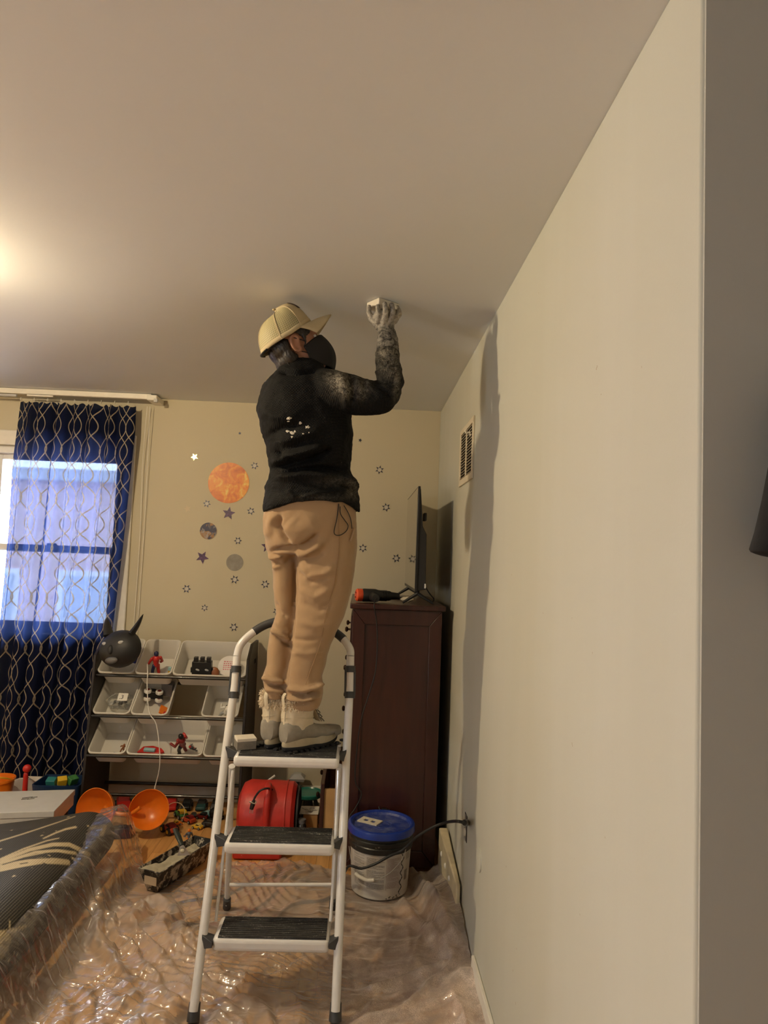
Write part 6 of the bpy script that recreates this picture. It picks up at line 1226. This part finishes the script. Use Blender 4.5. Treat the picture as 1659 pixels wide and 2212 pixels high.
folds = [([(606, 1112), (598, 1135), (612, 1158), (630, 1178)], -.012, 6), ([(592, 1110), (580, 1140), (572, 1165)], .006, 9), ([(618, 1130), (640, 1150), (690, 1120)], .006, 26), ([(632, 1180), (645, 1184), (668, 1168), (690, 1150)], -.013, 6), ([(638, 1196), (660, 1192), (700, 1170)], .011, 7), ([(640, 1205), (680, 1205), (700, 1190)], -.005, 6), ([(577, 1196), (600, 1187), (640, 1182)], -.012, 5), ([(576, 1190), (592, 1205), (612, 1200)], .010, 6), ([(588, 1228), (600, 1222), (618, 1208)], .006, 6), ([(590, 1218), (612, 1216), (640, 1200)], -.006, 6),
         ([(650, 1215), (664, 1246), (700, 1240), (725, 1222)], .006, 8), ([(648, 1235), (672, 1256), (715, 1246)], -.006, 6), ([(645, 1270), (680, 1290), (715, 1272)], .005, 8), ([(648, 1300), (690, 1318), (720, 1300)], -.005, 8), ([(595, 1300), (600, 1320), (625, 1335)], -.008, 5), ([(640, 1340), (680, 1352), (735, 1340)], .004, 8), ([(585, 1360), (605, 1372), (630, 1385)], .010, 5), ([(590, 1372), (610, 1385), (625, 1396)], -.008, 4), ([(594, 1340), (612, 1360), (628, 1365)], .006, 6),
         ([(628, 1380), (660, 1384), (700, 1378)], -.003, 5), ([(626, 1408), (660, 1412), (700, 1408)], .003, 6), ([(566, 1462), (590, 1472), (618, 1474)], .011, 5), ([(570, 1474), (595, 1482), (618, 1484)], -.010, 4), ([(572, 1488), (596, 1494), (618, 1492)], .009, 4), ([(618, 1486), (650, 1492), (680, 1486), (700, 1472)], .013, 5), ([(620, 1496), (655, 1502), (695, 1490)], -.012, 4), ([(620, 1508), (655, 1512), (692, 1502)], .011, 4), ([(622, 1518), (655, 1520), (688, 1510)], -.007, 3), ([(660, 1498), (672, 1508)], .006, 4), ([(641, 1200), (638, 1284), (634, 1340), (622, 1420), (618, 1490)], -.010, 4)]
c_ = push(c_, n_, folds); c_ = c_ + n_*(.0030*fbm(c_*np.array([14, 14, 18]), 27, 3))[:, None]; set_co(tm, c_)
k = NT('tan_fleece'); co = k.coord('Object'); n1 = k.noise(co, 420, 3, .6); n2 = k.noise(co, 7, 3); k.put(k.mix(n2, (.345, .228, .13), (.395, .265, .152)), k.b.inputs['Base Color']); k.b.inputs['Roughness'].default_value = .9; k.b.inputs['Sheen Weight'].default_value = .25; k.b.inputs['Specular IOR Level'].default_value = .15; k.bump(n1, .25, .0015)
tr_ = link('trousers', tm, k.m, per, 'all', world=True); tn = get_no(tm)
def on_surf(pts, oc, on, off):
    out = []
    for (px, py) in pts:
        p, n = surf(px, py, oc, on); d = ray(px, py); out.append(ORG + d*(p.y/d.y) + n*off)
    return out
MB().tube(catmull(on_surf([(733, 1090), (732, 1130), (733, 1170), (729, 1215), (722, 1262), (711, 1300), (701, 1340), (696, 1375), (685, 1410), (672, 1445), (660, 1480)], c_, tn, .0006), 4), .0011, 6).build('side_seam', mat('seam_thread', (.30, .18, .09), .8), tr_, True, world=True)
MB().tube(catmull(on_surf([(731, 1088), (727, 1120), (721, 1150), (732, 1156), (746, 1148), (751, 1136), (744, 1124), (735, 1110), (734, 1094)], c_, tn, .003), 6), .0017, 6).build('drawstring', M_BLKM, tr_, True, world=True)
MB().tube(catmull(on_surf([(742, 1092), (752, 1110), (757, 1125), (759, 1142)], c_, tn, .003), 6), .0017, 6).build('drawstring', M_BLKM, tr_, True, world=True)
MB().tube(catmull(on_surf([(764, 1140), (762, 1152), (757, 1168)], c_, tn, .002), 5), .0035, 8).build('pocket_welt', k.m, tr_, True, world=True)
# --- boots
M_BCREAM = mat('boot_cream', (.64, .56, .41), .6, var=.08, vscale=40, bump=.2, bscale=150); M_BGREY = mat('boot_grey_suede', (.27, .245, .20), .75, var=.1, vscale=50); M_BMID = mat('boot_midsole', (.44, .375, .255), .6, var=.1, vscale=30); M_BSOLE = mat('boot_sole', (.010, .010, .011), .7); M_FUR = mat('boot_fur', (.74, .64, .49), .95)
def boot(loc, yaw, shaft_lean):
    root = bpy.data.objects.new('boot', None); col.objects.link(root); root.location = loc; root.rotation_euler = (0, 0, yaw); root.parent = per; root.matrix_parent_inverse = chain(per).inverted()
    L = .252
    def outline(s, z, n=36):
        pts = []
        for q in range(n):
            a = 2*math.pi*q/n; cx_ = math.cos(a); x = .5*L*cx_*s + (.5*L); w_ = (.047 if cx_ > .1 else .040) - .006*math.exp(-((cx_+.1)/.25)**2); y = math.sin(a)*w_*s; x += 0
            pts.append(Vector((x - .045, y + .004*cx_, z)))
        return pts
    def lift(ring, k_): return [Vector((v.x, v.y, v.z + k_*max(0, (v.x-.12)/.1)**2*.018 + .006*math.exp(-((v.x-.055)/.03)**2)*(1 if v.z < .004 else 0))) for v in ring]
    MB().loft([lift(outline(.93, .0), 1), lift(outline(.99, .006), 1), lift(outline(1.0, .016), 1), lift(outline(.98, .018), 1)]).build('sole', M_BSOLE, root, True)
    tr_m = MB()
    for q in range(11):
        for sy in (-1, 1): x = -.035 + q*.0235; tr_m.cbox((x, sy*.040, .0035 + max(0, (x-.12)/.1)**2*.018), (.013, .014, .007))
    tag(tr_m.build('sole_lug', M_BSOLE, root), kind='stuff')
    MB().loft([lift(outline(.985, .017), 1), lift(outline(1.0, .024), 1), lift(outline(.99, .036), 1), lift(outline(.955, .044), 1)]).build('midsole', M_BMID, root, True)
    u = MB(); rings = []
    for (x, hw, z0_, z1_) in ((-.044, .012, .035, .095), (-.040, .028, .03, .105), (-.028, .037, .03, .112), (.0, .041, .03, .115), (.03, .042, .03, .112), (.06, .041, .03, .100), (.09, .043, .03, .086), (.12, .045, .03, .076), (.15, .045, .034, .070), (.175, .041, .038, .067), (.195, .033, .043, .064), (.210, .020, .047, .060), (.216, .006, .050, .057)):
        rings.append([Vector((x, hw*math.copysign(abs(math.cos(a))**.75, math.cos(a)), (z0_+z1_)/2 + (z1_-z0_)/2*math.copysign(abs(math.sin(a))**.85, math.sin(a)))) for a in (2*math.pi*q/24 for q in range(24))])
    u.loft(rings); uo = u.build('upper', M_BGREY, root, True)
    s_ = MB(); rings = []
    for (z, cx_, rx, ry) in ((.060, .024, .064, .038), (.085, .022, .064, .041), (.105, .019, .062, .043), (.125, .017, .061, .046), (.15, .017 + shaft_lean*.3, .062, .050), (.175, .018 + shaft_lean*.7, .064, .053), (.195, .018 + shaft_lean, .065, .055), (.196, .018 + shaft_lean, .057, .047), (.15, .017, .053, .043)):
        rings.append([Vector((cx_ + rx*math.cos(a) + .0016*math.sin(9*a + z*300), ry*math.sin(a) + .0016*math.cos(7*a + z*250), z)) for a in (2*math.pi*q/40 for q in range(40))])
    s_.loft(rings, cap=False); so = s_.build('shaft', M_BCREAM, root, True)
    # toe cap, heel counter, tongue, laces, tabs
    tc = MB(); rings = []
    for (x, hw, z1_) in ((.160, .0462, .0715), (.176, .043, .0695), (.196, .035, .0665), (.211, .022, .0625), (.2185, .007, .059)):
        rings.append([Vector((x, hw*math.cos(a), .042 + (z1_-.042)*math.sin(a))) for a in np.linspace(-.2, math.pi+.2, 18)])
    tc.loft(rings, cap=False, closed=False); o = tc.build('toe_cap', M_BGREY, uo, True)
    MB().loft([[Vector((.068+.040*t+.004, y*(1-.25*t), .150 - .066*t + .006)) for y in np.linspace(-.022, .022, 7)] for t in np.linspace(0, 1, 8)], cap=False, closed=False).build('tongue', M_BCREAM, root, True)
    for q in range(4):
        t = .15 + q*.25; x = .074+.040*t; z = .160 - .066*t
        MB().tube([(x, -.026, z-.006), (x+.006, -.006, z+.001), (x+.010, .010, z+.0), (x+.012, .026, z-.008)], .0022, 6).build('lace', M_BGREY, root, True); MB().tube([(x, .026, z-.006), (x+.006, .006, z+.002), (x+.010, -.010, z+.001), (x+.012, -.026, z-.008)], .0022, 6).build('lace', mat('lace_grey', (.16, .15, .13), .8), root, True)
    MB().tube(catmull([(-.048+shaft_lean*.5, 0, .145), (-.056+shaft_lean, 0, .165), (-.060+shaft_lean, 0, .190), (-.052+shaft_lean, 0, .205), (-.046+shaft_lean, 0, .19)], 4), .009, 8, flat=.3).build('pull_tab', M_BCREAM, so, True)
    MB().tube([(-.0505+shaft_lean*.35, -.016, .11), (-.053+shaft_lean*.6, -.016, .15), (-.051+shaft_lean, -.017, .195)], .0012, 5).build('shaft_seam', M_BGREY, so, True)
    for zz in (.118, .160): MB().tube([(.017 + shaft_lean*(zz-.1)/.1 + .0635*math.cos(a), .0525*math.sin(a)*(.90 if zz < .14 else 1.0), zz + .006*math.sin(2*a)) for a in np.linspace(0, 6.283, 30)], .0011, 5).build('quilt_seam', M_BCREAM, so, True)
    f_ = MB(); rr = random.Random(3)
    for q in range(1300):
        a = rr.uniform(0, 6.283); o_ = rr.uniform(.85, 1.06); zz = rr.uniform(.150, .192) if q % 3 else rr.uniform(.182, .192); o_ = rr.uniform(1.0, 1.05) if q % 3 else o_; p = Vector((.018 + shaft_lean*(zz-.1)/.095 + .0625*o_*math.cos(a), .0525*o_*math.sin(a), zz)); d = Vector((math.cos(a)*rr.uniform(.2, .9), math.sin(a)*rr.uniform(.2, .9), rr.uniform(.2, 1) if q % 3 == 0 else rr.uniform(-.9, .3))).normalized()*(.7 if q % 3 else 1)
        f_.tube([p, p + d*.007 + Vector((rr.uniform(-1, 1), rr.uniform(-1, 1), 0))*.002, p + d*rr.uniform(.012, .021) + Vector((rr.uniform(-1, 1), rr.uniform(-1, 1), -.5))*.004], [.0021, .0016, .0004], 4, cap=False)
    tag(f_.build('fur_trim', M_FUR, so, True), kind='stuff')
    return root
TZT = TOPZ + .0037
rh, lh = PZ(628, 1626, TZT), PZ(583, 1620, TZT)
toe = PZ(712, 1604, TZT+.01); yawR = math.atan2(toe.y - rh.y, toe.x - rh.x)
boot((rh.x, rh.y+.035, TZT), max(.35, min(yawR, .95)), .012); boot((lh.x+.003, lh.y+.045, TZT), math.radians(62), .004)
# --- gloved right hand closing on the sanding block (palm up under the ceiling)
A_, C_, B_ = PZ(790, 655, CEIL-.0005), PZ(819, 642, CEIL-.0005), PZ(858, 661, CEIL-.0005)
e1 = (A_-C_); e2 = (B_-C_); e1.z = e2.z = 0; l1 = e1.length; e1.normalize(); e2 = Vector((e1.y, -e1.x, 0)) if Vector((e1.y, -e1.x, 0)).dot(e2) > 0 else Vector((-e1.y, e1.x, 0)); l2 = .095; l1 = max(.06, min(l1, .075))
TH = .024; M_SPONGE = mat('sponge_dusty', (.66, .61, .52), .9, var=.06, bump=.6, bscale=300)
def sponge(name, label, M4, l1, l2, th, cham=.012):
    o = thing(name, label, 'sanding sponge', M4.translation)
    poly = [(0, 0), (l1, 0), (l1, l2), (0, l2)]
    MB().prism(poly, -th*.72, 0, M4).build('foam_core', mat('sponge_grey', (.20, .18, .15), .9, var=.2, vscale=60, bump=.6, bscale=300), o, world=True, bevel=.002)
    MB().prism(poly, 0, th*.28, M4).build('grit_face', M_SPONGE, o, world=True, bevel=.0015); return o
Cc = Vector((C_.x, C_.y, CEIL-.001)); MS = Matrix((( e1.x, e2.x, 0, Cc.x), (e1.y, e2.y, 0, Cc.y), (0, 0, 1, Cc.z - TH*.28), (0, 0, 0, 1)))
so = thing('sanding_block', 'pale sanding block pressed flat to the ceiling by the gloved hand', 'sanding block', Cc)
MB().prism([(0, 0), (l1, 0), (l1, l2), (0, l2)], -TH*.72, TH*.28, MS).build('block_foam', M_SPONGE, so, world=True, bevel=.002)
g = MB(); bc_ = Cc + e1*l1*.5 + e2*l2*.5
W0 = P(836, 722, 2.475); palm = P(831, 692, 2.482); kn = P(832, 676, 2.487)
g.caps([W0, palm], [.029, .034], 18); g.ball(palm + Vector((0, 0, .012)), (.042, .030, .032)); g.ball(kn + Vector((0, 0, -.006)), (.040, .028, .022))
zb = Cc.z - TH*.6
tips = [(816, 662, 2.455), (831, 657, 2.452), (846, 659, 2.462), (858, 664, 2.485)]; mids = [(819, 676, 2.444), (833, 674, 2.440), (849, 674, 2.450), (862, 678, 2.476)]
roots = [(816, 694, 2.458), (829, 696, 2.452), (843, 694, 2.456), (853, 693, 2.472)]
for r_, m_2, tp in zip(roots, mids, tips): g.caps([P(*r_), P(*m_2), P(*tp)], [.0115, .0105, .0088], 12)
g.caps([P(818, 706, 2.485), P(803, 690, 2.492), P(797, 674, 2.492), P(797, 664, 2.490)], [.014, .012, .0105, .009], 12)
cuffp = catmull([P(836, 716, 2.474), P(837, 735, 2.468), P(838, 752, 2.464), P(838, 764, 2.461)], 5); g.tube(cuffp, list(np.interp(np.linspace(0, 1, len(cuffp)), [0, .3, .7, 1], [.033, .038, .041, .041])), 20)
gm = remesh(g, .0026, 3, .5); c_ = get_co(gm); n_ = get_no(gm); c_ = c_ + n_*(.0022*fbm(c_*55, 61, 3))[:, None]; set_co(gm, c_); uvp = project(c_); set_attr(gm, 'pale', np.clip((716 - uvp[:, 1])/20, 0, 1)*.36 + .20)
k = NT('dusty_glove'); co = k.coord('Object'); n1 = k.noise(co, 45, 6, .75, .8); n2 = k.noise(co, 300, 3, .6); f_ = k.math('ADD', k.math('MULTIPLY', k.math('SUBTRACT', n1, .5), 2.2), k.math('ADD', k.attr('pale'), k.math('MULTIPLY', k.math('SUBTRACT', n2, .5), .5)), clamp=True)
k.put(k.mix(f_, (.020, .018, .017), (.50, .46, .40)), k.b.inputs['Base Color']); k.b.inputs['Roughness'].default_value = .85; k.bump(n2, .4, .002)
link('glove', gm, k.m, per, 'all', world=True)
# second sanding sponge resting on the ladder's top step
sp0 = PZ(502, 1612, TOPZ+.035); ang = math.radians(20); M4 = Matrix.Translation((STEPS[0][0]+.006, STEPS[0][2]+.040, TOPZ+.004+.030)) @ Matrix.Rotation(ang, 4, 'Z')
sponge('sanding_sponge', 'grey sanding sponge with white top lying beside the boots on the ladder', M4, .070, .062, .040)
